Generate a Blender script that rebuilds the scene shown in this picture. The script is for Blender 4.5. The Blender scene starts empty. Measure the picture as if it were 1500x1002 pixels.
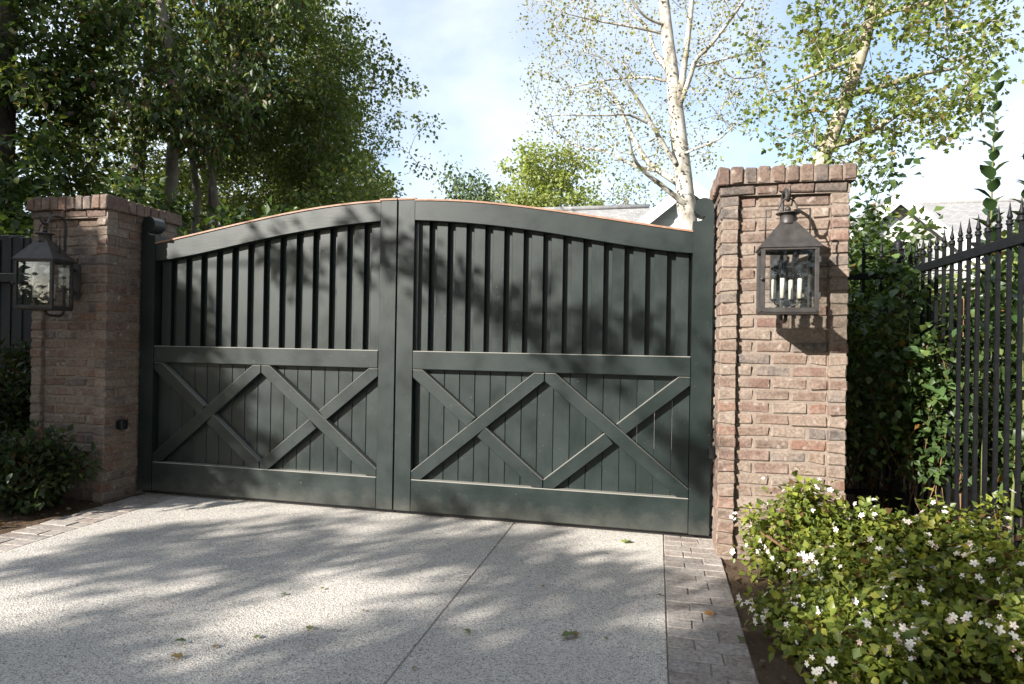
import bpy, math, random
import numpy as np
from mathutils import Vector, Matrix, Quaternion

random.seed(7)
RNG = np.random.default_rng(11)
scene = bpy.context.scene
COL = scene.collection

# ------------------------------------------------------------------ camera
YAW, PITCH, ROLL = 0.2256, 0.002, 0.0169
CAM = Vector((1.9117, -4.4243, 1.30))
_f = Vector((-math.sin(YAW)*math.cos(PITCH), math.cos(YAW)*math.cos(PITCH), math.sin(PITCH)))
_r = Vector((math.cos(YAW), math.sin(YAW), 0)); _u = _r.cross(_f)
_r2 = _r*math.cos(ROLL) + _u*math.sin(ROLL); _u2 = -_r*math.sin(ROLL) + _u*math.cos(ROLL)
cd = bpy.data.cameras.new('camera'); cam = bpy.data.objects.new('camera', cd); COL.objects.link(cam)
cd.sensor_fit = 'HORIZONTAL'; cd.sensor_width = 36.0; cd.lens = 36*925.7/1500
cd.clip_start = 0.05; cd.clip_end = 2000
cam.matrix_world = Matrix(((_r2.x, _u2.x, -_f.x, CAM.x), (_r2.y, _u2.y, -_f.y, CAM.y), (_r2.z, _u2.z, -_f.z, CAM.z), (0, 0, 0, 1)))
scene.camera = cam

# ------------------------------------------------------------------ sun and sky
SUN = Vector((0.85, 1.0, -0.62)).normalized()      # the way the light travels
ELEV = math.asin(-SUN.z); AZ = math.atan2(-SUN.x, -SUN.y)
sd = bpy.data.lights.new('sun', 'SUN'); sun = bpy.data.objects.new('sun', sd); COL.objects.link(sun)
sd.energy = 5.0; sd.angle = math.radians(0.55); sd.color = (1.0, 0.945, 0.87)
sun.rotation_euler = SUN.to_track_quat('-Z', 'Y').to_euler(); sun.location = (-20, -24, 15)

world = bpy.data.worlds.new('World'); scene.world = world; world.use_nodes = True
wt = world.node_tree; wt.nodes.clear()
def wn(t, **k):
    n = wt.nodes.new(t)
    for a, b in k.items(): setattr(n, a, b)
    return n
sky = wn('ShaderNodeTexSky', sky_type='NISHITA', sun_disc=False, sun_elevation=ELEV, sun_rotation=AZ % (2*math.pi),
         altitude=80, air_density=1.0, dust_density=0.9, ozone_density=1.2)
tc = wn('ShaderNodeTexCoord'); sep = wn('ShaderNodeSeparateXYZ')
wt.links.new(tc.outputs['Generated'], sep.inputs[0])
zm = wn('ShaderNodeMath', operation='MAXIMUM'); zm.inputs[1].default_value = 0.0
wt.links.new(sep.outputs['Z'], zm.inputs[0])
za = wn('ShaderNodeMath', operation='ADD'); za.inputs[1].default_value = 0.22; wt.links.new(zm.outputs[0], za.inputs[0])
dx = wn('ShaderNodeMath', operation='DIVIDE'); dy = wn('ShaderNodeMath', operation='DIVIDE')
wt.links.new(sep.outputs['X'], dx.inputs[0]); wt.links.new(za.outputs[0], dx.inputs[1])
wt.links.new(sep.outputs['Y'], dy.inputs[0]); wt.links.new(za.outputs[0], dy.inputs[1])
cmb = wn('ShaderNodeCombineXYZ'); wt.links.new(dx.outputs[0], cmb.inputs[0]); wt.links.new(dy.outputs[0], cmb.inputs[1])
mp = wn('ShaderNodeMapping'); mp.inputs['Rotation'].default_value = (0, 0, 0.5); mp.inputs['Scale'].default_value = (1.0, 0.55, 1); mp.inputs['Location'].default_value = (0.85, 0.35, 0)
wt.links.new(cmb.outputs[0], mp.inputs[0])
cn = wn('ShaderNodeTexNoise'); cn.inputs['Scale'].default_value = 1.25; cn.inputs['Detail'].default_value = 8; cn.inputs['Roughness'].default_value = 0.55; cn.inputs['Distortion'].default_value = 0.5
wt.links.new(mp.outputs[0], cn.inputs['Vector'])
cr = wn('ShaderNodeValToRGB'); cr.color_ramp.elements[0].position = 0.36; cr.color_ramp.elements[0].color = (0.14,)*3+(1,)
cr.color_ramp.elements[1].position = 0.66; cr.color_ramp.elements[1].color = (0.8,)*3+(1,)
wt.links.new(cn.outputs['Fac'], cr.inputs[0])
mixc = wn('ShaderNodeMix', data_type='RGBA'); mixc.inputs['B'].default_value = (5.3, 5.55, 5.95, 1)
wt.links.new(cr.outputs[0], mixc.inputs['Factor']); wt.links.new(sky.outputs[0], mixc.inputs['A'])
bg = wn('ShaderNodeBackground'); bg.inputs['Strength'].default_value = 0.10
wt.links.new(mixc.outputs['Result'], bg.inputs['Color'])
wo = wn('ShaderNodeOutputWorld'); wt.links.new(bg.outputs[0], wo.inputs[0])

vs = scene.view_settings
vs.view_transform = 'Standard'; vs.look = 'None'; vs.exposure = 1.38; vs.gamma = 1.0; vs.use_curve_mapping = False

# ------------------------------------------------------------------ materials
class NT:
    def __init__(s, name):
        s.m = bpy.data.materials.new(name); s.m.use_nodes = True; s.t = s.m.node_tree; s.t.nodes.clear()
        s.out = s.n('ShaderNodeOutputMaterial')
    def n(s, t, **k):
        n = s.t.nodes.new(t)
        for a, b in k.items(): setattr(n, a, b)
        return n
    def l(s, a, b): s.t.links.new(a, b)
    def obj(s, scale=1.0, rnd=False):
        tc = s.n('ShaderNodeTexCoord')
        m = s.n('ShaderNodeMapping'); s.l(tc.outputs['Object'], m.inputs[0])
        m.inputs['Scale'].default_value = (scale,)*3 if isinstance(scale, (int, float)) else scale
        if rnd:
            oi = s.n('ShaderNodeObjectInfo'); mu = s.n('ShaderNodeMath', operation='MULTIPLY'); mu.inputs[1].default_value = 57.0
            s.l(oi.outputs['Random'], mu.inputs[0]); s.l(mu.outputs[0], m.inputs['Location'])
        return m.outputs[0]
    def noise(s, vec, scale, detail=4, rough=0.55, dist=0.0):
        n = s.n('ShaderNodeTexNoise'); n.inputs['Scale'].default_value = scale; n.inputs['Detail'].default_value = detail
        n.inputs['Roughness'].default_value = rough; n.inputs['Distortion'].default_value = dist
        if vec is not None: s.l(vec, n.inputs['Vector'])
        return n.outputs['Fac']
    def ramp(s, fac, stops, interp='LINEAR'):
        r = s.n('ShaderNodeValToRGB'); cr = r.color_ramp; cr.interpolation = interp
        while len(cr.elements) < len(stops): cr.elements.new(0.5)
        for e, (p, c) in zip(cr.elements, stops): e.position = p; e.color = tuple(c)+(1,) if len(c) == 3 else c
        s.l(fac, r.inputs[0]); return r.outputs[0]
    def mix(s, fac, a, b, mode='MIX'):
        m = s.n('ShaderNodeMix', data_type='RGBA', blend_type=mode)
        for v, k in ((fac, 'Factor'), (a, 'A'), (b, 'B')):
            if isinstance(v, (int, float)): m.inputs[k].default_value = v
            elif isinstance(v, tuple): m.inputs[k].default_value = v+(1,) if len(v) == 3 else v
            else: s.l(v, m.inputs[k])
        return m.outputs['Result']
    def bump(s, h, strength, dist, prev=None):
        b = s.n('ShaderNodeBump'); b.inputs['Strength'].default_value = strength; b.inputs['Distance'].default_value = dist
        s.l(h, b.inputs['Height'])
        if prev is not None: s.l(prev, b.inputs['Normal'])
        return b.outputs[0]
    def pbr(s, color, rough=0.6, normal=None, metal=0.0, spec=0.5):
        p = s.n('ShaderNodeBsdfPrincipled')
        if isinstance(color, tuple): p.inputs['Base Color'].default_value = color+(1,)
        else: s.l(color, p.inputs['Base Color'])
        if isinstance(rough, (int, float)): p.inputs['Roughness'].default_value = rough
        else: s.l(rough, p.inputs['Roughness'])
        p.inputs['Metallic'].default_value = metal; p.inputs['Specular IOR Level'].default_value = spec
        if normal is not None: s.l(normal, p.inputs['Normal'])
        return p.outputs[0]
    def done(s, sh): s.l(sh, s.out.inputs[0]); return s.m

def brick_material(name, stops, pale, rough_b=0.9, sat=0.30, gain=0.84):
    t = NT(name); v = t.obj(1.0, True)
    oi = t.n('ShaderNodeObjectInfo')
    def grey(c):
        g = 0.3*c[0]+0.5*c[1]+0.2*c[2]; return tuple((x*(1-sat)+g*sat)*gain for x in c)
    base = t.ramp(oi.outputs['Random'], [(p, grey(c)) for p, c in stops], 'CONSTANT'); pale = grey(pale)
    n1 = t.noise(v, 9, 5, 0.6); n2 = t.noise(v, 60, 4, 0.6); n3 = t.noise(v, 17, 3, 0.5)
    c = t.mix(t.ramp(n1, [(0.38, (0, 0, 0)), (0.66, (0.85,)*3)]), base, pale)
    dark = t.ramp(n2, [(0.28, (0.42, 0.40, 0.39)), (0.6, (1.08, 1.06, 1.03))])
    c = t.mix(0.8, c, dark, 'MULTIPLY')
    c = t.mix(t.ramp(n3, [(0.62, (0, 0, 0)), (0.72, (0.75,)*3)]), c, (0.33, 0.285, 0.245))
    nb = t.bump(n2, 0.6, 0.004); nb = t.bump(n1, 0.6, 0.008, nb)
    return t.done(t.pbr(c, rough_b, nb, spec=0.2))

M = {}
M['brick'] = brick_material('tumbled_brick', [(0.0, (0.235, 0.142, 0.098)), (0.16, (0.275, 0.185, 0.13)), (0.34, (0.215, 0.115, 0.085)),
    (0.46, (0.285, 0.205, 0.15)), (0.58, (0.275, 0.135, 0.085)), (0.66, (0.15, 0.125, 0.115)), (0.78, (0.30, 0.225, 0.17)), (0.92, (0.19, 0.12, 0.09))], (0.31, 0.23, 0.175))
M['cap_brick'] = brick_material('cap_brick', [(0.0, (0.20, 0.115, 0.08)), (0.22, (0.22, 0.135, 0.095)), (0.5, (0.175, 0.105, 0.08)),
    (0.7, (0.235, 0.125, 0.08)), (0.85, (0.125, 0.105, 0.095))], (0.24, 0.17, 0.13))
M['paver'] = brick_material('paver_brick', [(0.0, (0.30, 0.25, 0.215)), (0.2, (0.34, 0.295, 0.26)), (0.45, (0.26, 0.205, 0.175)),
    (0.6, (0.36, 0.315, 0.28)), (0.8, (0.23, 0.20, 0.18)), (0.92, (0.29, 0.215, 0.175))], (0.37, 0.335, 0.30), gain=1.05)

t = NT('mortar'); v = t.obj(); n = t.noise(v, 35, 5); n2 = t.noise(v, 160, 3)
M['mortar'] = t.done(t.pbr(t.ramp(n, [(0.3, (0.175, 0.14, 0.115)), (0.7, (0.26, 0.215, 0.18))]), 0.95, t.bump(n2, 0.7, 0.003, t.bump(n, 0.6, 0.006)), spec=0.1))

def paint_material(name, col, rough=0.42, streak=(3, 3, 40), dust_glint=(0.26, 0.25, 0.22)):
    t = NT(name); v = t.obj(1.0, True)
    m = t.n('ShaderNodeMapping'); t.l(v, m.inputs[0]); m.inputs['Scale'].default_value = streak
    n = t.noise(m.outputs[0], 4, 5); n2 = t.noise(v, 3.5, 4); n3 = t.noise(v, 70, 2)
    tc = t.n('ShaderNodeTexCoord')
    c = t.mix(t.ramp(n2, [(0.35, (0, 0, 0)), (0.75, (1,)*3)]), col, tuple(x*1.35+0.004 for x in col))
    c = t.mix(0.4, c, t.ramp(n, [(0.3, (0.6,)*3), (0.7, (1.3,)*3)]), 'MULTIPLY')
    so = t.n('ShaderNodeSeparateXYZ'); t.l(tc.outputs['Object'], so.inputs[0])          # splash dirt low on the boards
    ds = t.noise(tc.outputs['Object'], 9, 6, 0.7); ma = t.n('ShaderNodeMath', operation='MULTIPLY_ADD'); ma.inputs[1].default_value = 0.34; t.l(ds, ma.inputs[0]); 
    mi = t.n('ShaderNodeMath', operation='MULTIPLY'); mi.inputs[1].default_value = -1.0; t.l(so.outputs['Z'], mi.inputs[0]); t.l(mi.outputs[0], ma.inputs[2])
    c = t.mix(t.ramp(ma.outputs[0], [(0.0, (0, 0, 0)), (0.22, (0.4,)*3)]), c, (0.13, 0.12, 0.10))
    blo = t.noise(tc.outputs['Object'], 1.7, 5, 0.65); c = t.mix(t.ramp(blo, [(0.5, (0, 0, 0)), (0.78, (0.16,)*3)]), c, (0.045, 0.056, 0.052))
    c = t.mix(t.ramp(n3, [(0.735, (0, 0, 0)), (0.76, (0.55,)*3)]), c, (0.22, 0.22, 0.2))
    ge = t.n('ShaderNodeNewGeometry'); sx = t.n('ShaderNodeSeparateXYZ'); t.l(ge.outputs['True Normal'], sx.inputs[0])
    c = t.mix(t.ramp(sx.outputs['Z'], [(0.45, (0, 0, 0)), (0.62, (0.8,)*3)]), c, dust_glint)      # pale dust tone, with the sunlit glint of upward ledges painted in
    r = t.ramp(n2, [(0.3, (rough-0.06,)*3), (0.7, (rough+0.14,)*3)])
    return t.done(t.pbr(c, r, t.bump(n, 0.14, 0.003), spec=0.4))
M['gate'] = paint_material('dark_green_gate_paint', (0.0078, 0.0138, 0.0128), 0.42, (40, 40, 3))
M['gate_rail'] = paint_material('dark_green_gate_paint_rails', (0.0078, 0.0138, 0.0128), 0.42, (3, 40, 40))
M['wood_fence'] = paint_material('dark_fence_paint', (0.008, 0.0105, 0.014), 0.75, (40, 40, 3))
t = NT('redwood_cap'); v = t.obj(); n = t.noise(v, 14, 4)
M['redwood'] = t.done(t.pbr(t.ramp(n, [(0.3, (0.20, 0.10, 0.06)), (0.7, (0.33, 0.19, 0.125))]), 0.6))
t = NT('black_iron'); v = t.obj(); n = t.noise(v, 30, 3)
M['iron'] = t.done(t.pbr(t.ramp(n, [(0.3, (0.004, 0.0044, 0.0055)), (0.7, (0.009, 0.0095, 0.0115))]), 0.55, t.bump(n, 0.1, 0.002), spec=0.25))
t = NT('bronze_lantern_metal'); v = t.obj(); n = t.noise(v, 22, 4)
M['lantern'] = t.done(t.pbr(t.ramp(n, [(0.3, (0.030, 0.027, 0.026)), (0.75, (0.062, 0.056, 0.053))]), 0.5, t.bump(n, 0.08, 0.002), metal=0.25))
t = NT('black_plastic'); M['plastic'] = t.done(t.pbr((0.012, 0.012, 0.013), 0.5))
t = NT('candle_sleeve'); v = t.obj(); n = t.noise(v, 40, 3)
M['candle'] = t.done(t.pbr(t.ramp(n, [(0.3, (0.62, 0.58, 0.48)), (0.7, (0.74, 0.70, 0.60))]), 0.5))
def glass_material(name, tint, base_r):
    t = NT(name); tr = t.n('ShaderNodeBsdfTransparent'); tr.inputs[0].default_value = tint+(1,)
    gl = t.n('ShaderNodeBsdfGlossy'); gl.inputs['Roughness'].default_value = 0.02; gl.inputs[0].default_value = (0.9, 0.95, 1, 1)
    lw = t.n('ShaderNodeLayerWeight'); lw.inputs[0].default_value = 0.35
    ad = t.n('ShaderNodeMath', operation='MULTIPLY_ADD'); ad.inputs[1].default_value = 0.13; ad.inputs[2].default_value = base_r
    t.l(lw.outputs['Fresnel'], ad.inputs[0])
    mx = t.n('ShaderNodeMixShader'); t.l(ad.outputs[0], mx.inputs[0]); t.l(tr.outputs[0], mx.inputs[1]); t.l(gl.outputs[0], mx.inputs[2])
    return t.done(mx.outputs[0])
M['glass'] = glass_material('pane_glass', (0.95, 0.96, 0.955), 0.014)
M['bulb'] = glass_material('bulb_glass', (0.96, 0.96, 0.94), 0.06)

# exposed aggregate concrete
t = NT('exposed_aggregate'); v = t.obj()
vo = t.n('ShaderNodeTexVoronoi'); vo.inputs['Scale'].default_value = 125; vo.inputs['Randomness'].default_value = 1; t.l(v, vo.inputs['Vector'])
vo2 = t.n('ShaderNodeTexVoronoi'); vo2.inputs['Scale'].default_value = 290; t.l(v, vo2.inputs['Vector'])
sp = t.n('ShaderNodeSeparateColor'); t.l(vo.outputs['Color'], sp.inputs[0])
sp2 = t.n('ShaderNodeSeparateColor'); t.l(vo2.outputs['Color'], sp2.inputs[0])
peb = t.ramp(sp.outputs[0], [(0.0, (0.16, 0.155, 0.155)), (0.07, (0.29, 0.275, 0.26)), (0.2, (0.43, 0.41, 0.385)), (0.42, (0.55, 0.525, 0.49)), (0.62, (0.62, 0.60, 0.565)), (0.84, (0.69, 0.67, 0.64)), (0.93, (0.47, 0.39, 0.32)), (0.97, (0.40, 0.30, 0.24))], 'CONSTANT')
fine = t.ramp(sp2.outputs[0], [(0.0, (0.22, 0.22, 0.22)), (0.2, (0.48, 0.46, 0.43)), (0.6, (0.60, 0.58, 0.545))], 'CONSTANT')
edge = t.ramp(vo.outputs['Distance'], [(0.42, (0, 0, 0)), (0.62, (1,)*3)])
c = t.mix(edge, peb, fine)
big = t.noise(v, 0.8, 5, 0.6)
c = t.mix(1.0, c, t.ramp(big, [(0.3, (0.86, 0.84, 0.81)), (0.7, (1.05, 1.03, 0.99))]), 'MULTIPLY')
st = t.noise(v, 3.1, 6, 0.65, 0.6)
c = t.mix(t.ramp(st, [(0.60, (0, 0, 0)), (0.75, (0.4,)*3)]), c, (0.33, 0.31, 0.285))
ty = t.n('ShaderNodeSeparateXYZ'); t.l(v, ty.inputs[0])
tw = t.noise(v, 1.4, 5, 0.6, 0.3); spt = t.noise(v, 5.5, 3, 0.5)
c = t.mix(t.ramp(tw, [(0.54, (0, 0, 0)), (0.70, (0.30,)*3)]), c, (0.36, 0.345, 0.32))
c = t.mix(t.ramp(spt, [(0.735, (0, 0, 0)), (0.77, (0.45,)*3)]), c, (0.20, 0.185, 0.165))
M['concrete'] = t.done(t.pbr(c, 0.85, t.bump(vo2.outputs['Distance'], 0.4, 0.0015, t.bump(vo.outputs['Distance'], 0.6, 0.004)), spec=0.25))

def soil_material(name, a, b):
    t = NT(name); v = t.obj(); n = t.noise(v, 7, 6, 0.7); n2 = t.noise(v, 70, 5, 0.7)
    c = t.mix(n2, t.ramp(n, [(0.3, a), (0.7, b)]), tuple(x*0.6 for x in a))
    return t.done(t.pbr(c, 0.95, t.bump(n2, 0.9, 0.012, t.bump(n, 0.8, 0.02)), spec=0.1))
M['soil'] = soil_material('garden_soil', (0.10, 0.068, 0.045), (0.23, 0.165, 0.115))
M['ground'] = soil_material('ground_earth', (0.07, 0.065, 0.035), (0.13, 0.12, 0.07))

def bark_material(name, a, b, c2, scale=5, contrast=(0.4, 0.6)):
    t = NT(name); v = t.obj((1, 1, 0.45)); n = t.noise(v, scale, 5, 0.6, 0.4); n2 = t.noise(v, scale*7, 4)
    col = t.ramp(n, [(contrast[0]-0.1, a), (0.5, b), (contrast[1]+0.1, c2)])
    col = t.mix(0.5, col, t.ramp(n2, [(0.3, (0.7,)*3), (0.7, (1.15,)*3)]), 'MULTIPLY')
    return t.done(t.pbr(col, 0.85, t.bump(n2, 0.6, 0.01), spec=0.2))
M['bark_syc'] = bark_material('sycamore_bark', (0.16, 0.14, 0.11), (0.38, 0.355, 0.31), (0.56, 0.54, 0.50), 6, (0.42, 0.58))
M['bark_tan'] = bark_material('tan_mottled_bark', (0.17, 0.14, 0.10), (0.33, 0.29, 0.22), (0.50, 0.46, 0.38), 6)
M['bark_grey'] = bark_material('grey_bark', (0.13, 0.11, 0.09), (0.22, 0.19, 0.155), (0.30, 0.265, 0.22), 6)
M['bark_dark'] = bark_material('dark_bark', (0.045, 0.035, 0.028), (0.075, 0.06, 0.048), (0.12, 0.10, 0.08), 7)
M['stem'] = bark_material('brown_stem', (0.10, 0.055, 0.03), (0.18, 0.10, 0.055), (0.26, 0.16, 0.09), 20)
M['stem_green'] = bark_material('green_stem', (0.08, 0.10, 0.03), (0.13, 0.15, 0.05), (0.2, 0.2, 0.08), 20)

def leaf_material(name, trans=0.42, rough=0.42, obj_stops=None, spec=0.4):
    t = NT(name)
    if obj_stops:
        oi = t.n('ShaderNodeObjectInfo'); col = t.ramp(oi.outputs['Random'], obj_stops)
    else:
        a = t.n('ShaderNodeAttribute'); a.attribute_name = 'leaf_colour'; col = a.outputs['Color']
    p = t.pbr(col, rough, spec=spec)
    tr = t.n('ShaderNodeBsdfTranslucent'); t.l(t.mix(1.0, col, (1.5, 1.45, 0.7), 'MULTIPLY'), tr.inputs[0])
    mx = t.n('ShaderNodeMixShader'); mx.inputs[0].default_value = trans
    t.l(p, mx.inputs[1]); t.l(tr.outputs[0], mx.inputs[2])
    return t.done(mx.outputs[0])
M['leaf'] = leaf_material('foliage_leaf')
M['leaf_bush'] = leaf_material('flowering_bush_leaf', 0.4, 0.4, [(0.0, (0.09, 0.13, 0.03)), (0.4, (0.16, 0.20, 0.035)), (0.8, (0.23, 0.26, 0.045)), (1.0, (0.29, 0.28, 0.05))])
M['leaf_vine'] = leaf_material('vine_leaf', 0.3, 0.35, [(0.0, (0.05, 0.095, 0.032)), (0.6, (0.09, 0.155, 0.05)), (1.0, (0.15, 0.22, 0.065))])
M['leaf_glossy'] = leaf_material('glossy_leaf', 0.2, 0.3, [(0.0, (0.03, 0.06, 0.022)), (0.7, (0.05, 0.095, 0.03)), (1.0, (0.09, 0.14, 0.045))], 0.6)
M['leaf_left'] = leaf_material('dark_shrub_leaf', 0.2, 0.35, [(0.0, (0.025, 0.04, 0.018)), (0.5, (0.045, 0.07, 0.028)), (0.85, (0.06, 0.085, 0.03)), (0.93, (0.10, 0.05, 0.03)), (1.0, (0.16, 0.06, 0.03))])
M['leaf_fallen'] = leaf_material('fallen_leaf', 0.1, 0.6, [(0.0, (0.10, 0.14, 0.05)), (0.5, (0.16, 0.17, 0.07)), (1.0, (0.22, 0.15, 0.06))])
M['leaf_orange'] = leaf_material('orange_fallen_leaf', 0.1, 0.6, [(0.0, (0.36, 0.17, 0.04)), (1.0, (0.36, 0.17, 0.04))])
M['leaf_lime'] = leaf_material('lime_fallen_leaf', 0.2, 0.5, [(0.0, (0.28, 0.36, 0.08)), (1.0, (0.28, 0.36, 0.08))])
M['petal'] = leaf_material('white_petal', 0.25, 0.6, [(0.0, (0.72, 0.62, 0.60)), (0.3, (0.76, 0.73, 0.70)), (0.75, (0.78, 0.75, 0.72)), (1.0, (0.72, 0.50, 0.46))], 0.2)

t = NT('roof_shingle'); v = t.obj()
br = t.n('ShaderNodeTexBrick'); br.inputs['Scale'].default_value = 3.2; br.inputs['Mortar Size'].default_value = 0.012
br.inputs['Color1'].default_value = (0.20, 0.20, 0.20, 1); br.inputs['Color2'].default_value = (0.27, 0.265, 0.26, 1); br.inputs['Mortar'].default_value = (0.12, 0.12, 0.12, 1)
t.l(v, br.inputs['Vector'])
M['roof'] = t.done(t.pbr(br.outputs['Color'], 0.9, t.bump(br.outputs['Fac'], 0.4, 0.02)))
t = NT('pale_siding'); v = t.obj(); w = t.n('ShaderNodeTexWave', wave_type='BANDS', bands_direction='Z', wave_profile='SAW'); w.inputs['Scale'].default_value = 1.6
t.l(v, w.inputs['Vector'])
M['siding'] = t.done(t.pbr(t.ramp(w.outputs['Fac'], [(0.0, (0.30, 0.31, 0.30)), (0.12, (0.42, 0.43, 0.41)), (1.0, (0.44, 0.45, 0.43))]), 0.7, t.bump(w.outputs['Fac'], 0.5, 0.02)))
t = NT('white_trim'); v = t.obj(); M['trim'] = t.done(t.pbr(t.ramp(t.noise(v, 5, 4), [(0.3, (0.58, 0.58, 0.56)), (0.7, (0.68, 0.68, 0.66))]), 0.6))

# ------------------------------------------------------------------ mesh helpers
class MB:
    def __init__(s): s.v = []; s.f = []; s.sm = []
    def add(s, vs_, fs_, smooth=False):
        o = len(s.v); s.v += [tuple(x) for x in vs_]; s.f += [tuple(i+o for i in f) for f in fs_]; s.sm += [smooth]*len(fs_)
    def box(s, x0, x1, y0, y1, z0, z1):
        s.add([(x0,y0,z0),(x1,y0,z0),(x1,y1,z0),(x0,y1,z0),(x0,y0,z1),(x1,y0,z1),(x1,y1,z1),(x0,y1,z1)],
              [(0,3,2,1),(4,5,6,7),(0,1,5,4),(1,2,6,5),(2,3,7,6),(3,0,4,7)])
    def cbox(s, x0, x1, y0, y1, z0, z1, b=0.003, smooth=False):
        # box with chamfered edges: 24 vertices
        lo = (x0, y0, z0); hi = (x1, y1, z1)
        vs_ = []; idx = {}
        for i in (0, 1):
            for j in (0, 1):
                for k in (0, 1):
                    c = [hi[a] if (i, j, k)[a] else lo[a] for a in range(3)]
                    sg = [-1 if (i, j, k)[a] else 1 for a in range(3)]
                    for ax in range(3):
                        p = [c[a] + (0 if a == ax else sg[a]*b) for a in range(3)]
                        idx[(i, j, k, ax)] = len(vs_); vs_.append(p)
        fs_ = []
        def g(ax, side, quad):
            return [idx[q[:ax]+(side,)+q[ax:]+(ax,)] for q in quad]
        for ax in range(3):
            for side in (0, 1):
                q = [(0,0),(1,0),(1,1),(0,1)]
                f = g(ax, side, q)
                if (side == 0) != (ax == 1): f = f[::-1]
                fs_.append(tuple(f))
        for ax in range(3):                       # edges parallel to ax
            a, b2 = [k for k in range(3) if k != ax]
            for i in (0, 1):
                for j in (0, 1):
                    def key(e):
                        q = [0]*3; q[ax] = e; q[a] = i; q[b2] = j; return tuple(q)
                    f = [idx[key(0)+(a,)], idx[key(1)+(a,)], idx[key(1)+(b2,)], idx[key(0)+(b2,)]]
                    if (i == j) != (ax == 1): f = f[::-1]
                    fs_.append(tuple(f))
        for i in (0, 1):
            for j in (0, 1):
                for k in (0, 1):
                    f = [idx[(i, j, k, 0)], idx[(i, j, k, 1)], idx[(i, j, k, 2)]]
                    if (i+j+k) % 2 == 0: f = f[::-1]
                    fs_.append(tuple(f))
        s.add(vs_, fs_, smooth)
    def prism(s, poly, y0, y1):
        # polygon in x,z pulled along y
        n = len(poly)
        vs_ = [(x, y0, z) for x, z in poly] + [(x, y1, z) for x, z in poly]
        fs_ = [tuple(range(n)), tuple(range(2*n-1, n-1, -1))] + [(i, i+n, (i+1) % n+n, (i+1) % n) for i in range(n)]
        s.add(vs_, fs_)
    def tube(s, pts, rad, n=8, caps=True, smooth=True):
        pts = [Vector(p) for p in pts]
        if isinstance(rad, (int, float)): rad = [rad]*len(pts)
        vs_ = []; up = None
        for i, p in enumerate(pts):
            d = (pts[min(i+1, len(pts)-1)] - pts[max(i-1, 0)])
            d = d.normalized() if d.length > 1e-9 else Vector((0, 0, 1))
            if up is None:
                up = Vector((1, 0, 0)) if abs(d.x) < 0.9 else Vector((0, 1, 0))
            up = (up - d*up.dot(d)).normalized(); sd_ = d.cross(up)
            for k in range(n):
                a = 2*math.pi*k/n
                vs_.append(p + (up*math.cos(a) + sd_*math.sin(a))*rad[i])
        fs_ = []
        for i in range(len(pts)-1):
            for k in range(n):
                k2 = (k+1) % n
                fs_.append((i*n+k, i*n+k2, (i+1)*n+k2, (i+1)*n+k))
        if caps:
            fs_.append(tuple(range(n-1, -1, -1))); fs_.append(tuple((len(pts)-1)*n+k for k in range(n)))
        s.add(vs_, fs_, smooth)
    def lathe(s, prof, c=(0, 0, 0), n=14, smooth=True):
        vs_ = []
        for r, z in prof:
            for k in range(n):
                a = 2*math.pi*k/n; vs_.append((c[0]+r*math.cos(a), c[1]+r*math.sin(a), c[2]+z))
        fs_ = []
        for i in range(len(prof)-1):
            for k in range(n):
                k2 = (k+1) % n; fs_.append((i*n+k, i*n+k2, (i+1)*n+k2, (i+1)*n+k))
        fs_.append(tuple(range(n-1, -1, -1))); fs_.append(tuple((len(prof)-1)*n+k for k in range(n)))
        s.add(vs_, fs_, smooth)
    def mesh(s, name, mat):
        me = bpy.data.meshes.new(name); me.from_pydata(s.v, [], s.f)
        me.polygons.foreach_set('use_smooth', s.sm); me.materials.append(M[mat] if isinstance(mat, str) else mat); me.update(); return me
    def build(s, name, mat, parent=None, loc=None):
        return obj(name, s.mesh(name, mat), parent, loc)

def obj(name, me, parent=None, loc=None, rot=None, scale=None):
    o = bpy.data.objects.new(name, me); COL.objects.link(o)
    if parent is not None: o.parent = parent
    if loc is not None: o.location = loc
    if rot is not None: o.rotation_euler = rot
    if scale is not None: o.scale = (scale,)*3 if isinstance(scale, (int, float)) else scale
    return o
def tag(o, label=None, cat=None, group=None, kind=None):
    if label: o['label'] = label
    if cat: o['category'] = cat
    if group: o['group'] = group
    if kind: o['kind'] = kind
    return o
def thing(name, label, cat, loc=(0, 0, 0), rz=0.0, group=None):
    o = bpy.data.objects.new(name, None); COL.objects.link(o); o.location = loc; o.rotation_euler = (0, 0, rz); o.empty_display_size = 0.2
    return tag(o, label, cat, group)

def np_mesh(name, verts, tris, mat, colors=None, smooth=False):
    me = bpy.data.meshes.new(name); nv, nt = len(verts), len(tris)
    me.vertices.add(nv); me.vertices.foreach_set('co', np.ascontiguousarray(verts, dtype=np.float32).ravel())
    me.loops.add(nt*3); me.loops.foreach_set('vertex_index', np.ascontiguousarray(tris, dtype=np.int32).ravel())
    me.polygons.add(nt); me.polygons.foreach_set('loop_start', np.arange(0, nt*3, 3, dtype=np.int32)); me.polygons.foreach_set('loop_total', np.full(nt, 3, dtype=np.int32))
    me.update(calc_edges=True)
    if colors is not None:
        a = me.color_attributes.new('leaf_colour', 'FLOAT_COLOR', 'POINT')
        a.data.foreach_set('color', np.concatenate([colors, np.ones((nv, 1))], axis=1).astype(np.float32).ravel())
    if smooth: me.polygons.foreach_set('use_smooth', np.ones(nt, dtype=bool))
    me.materials.append(M[mat]); return me

def unit(a): return a/np.maximum(np.linalg.norm(a, axis=-1, keepdims=True), 1e-9)

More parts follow.
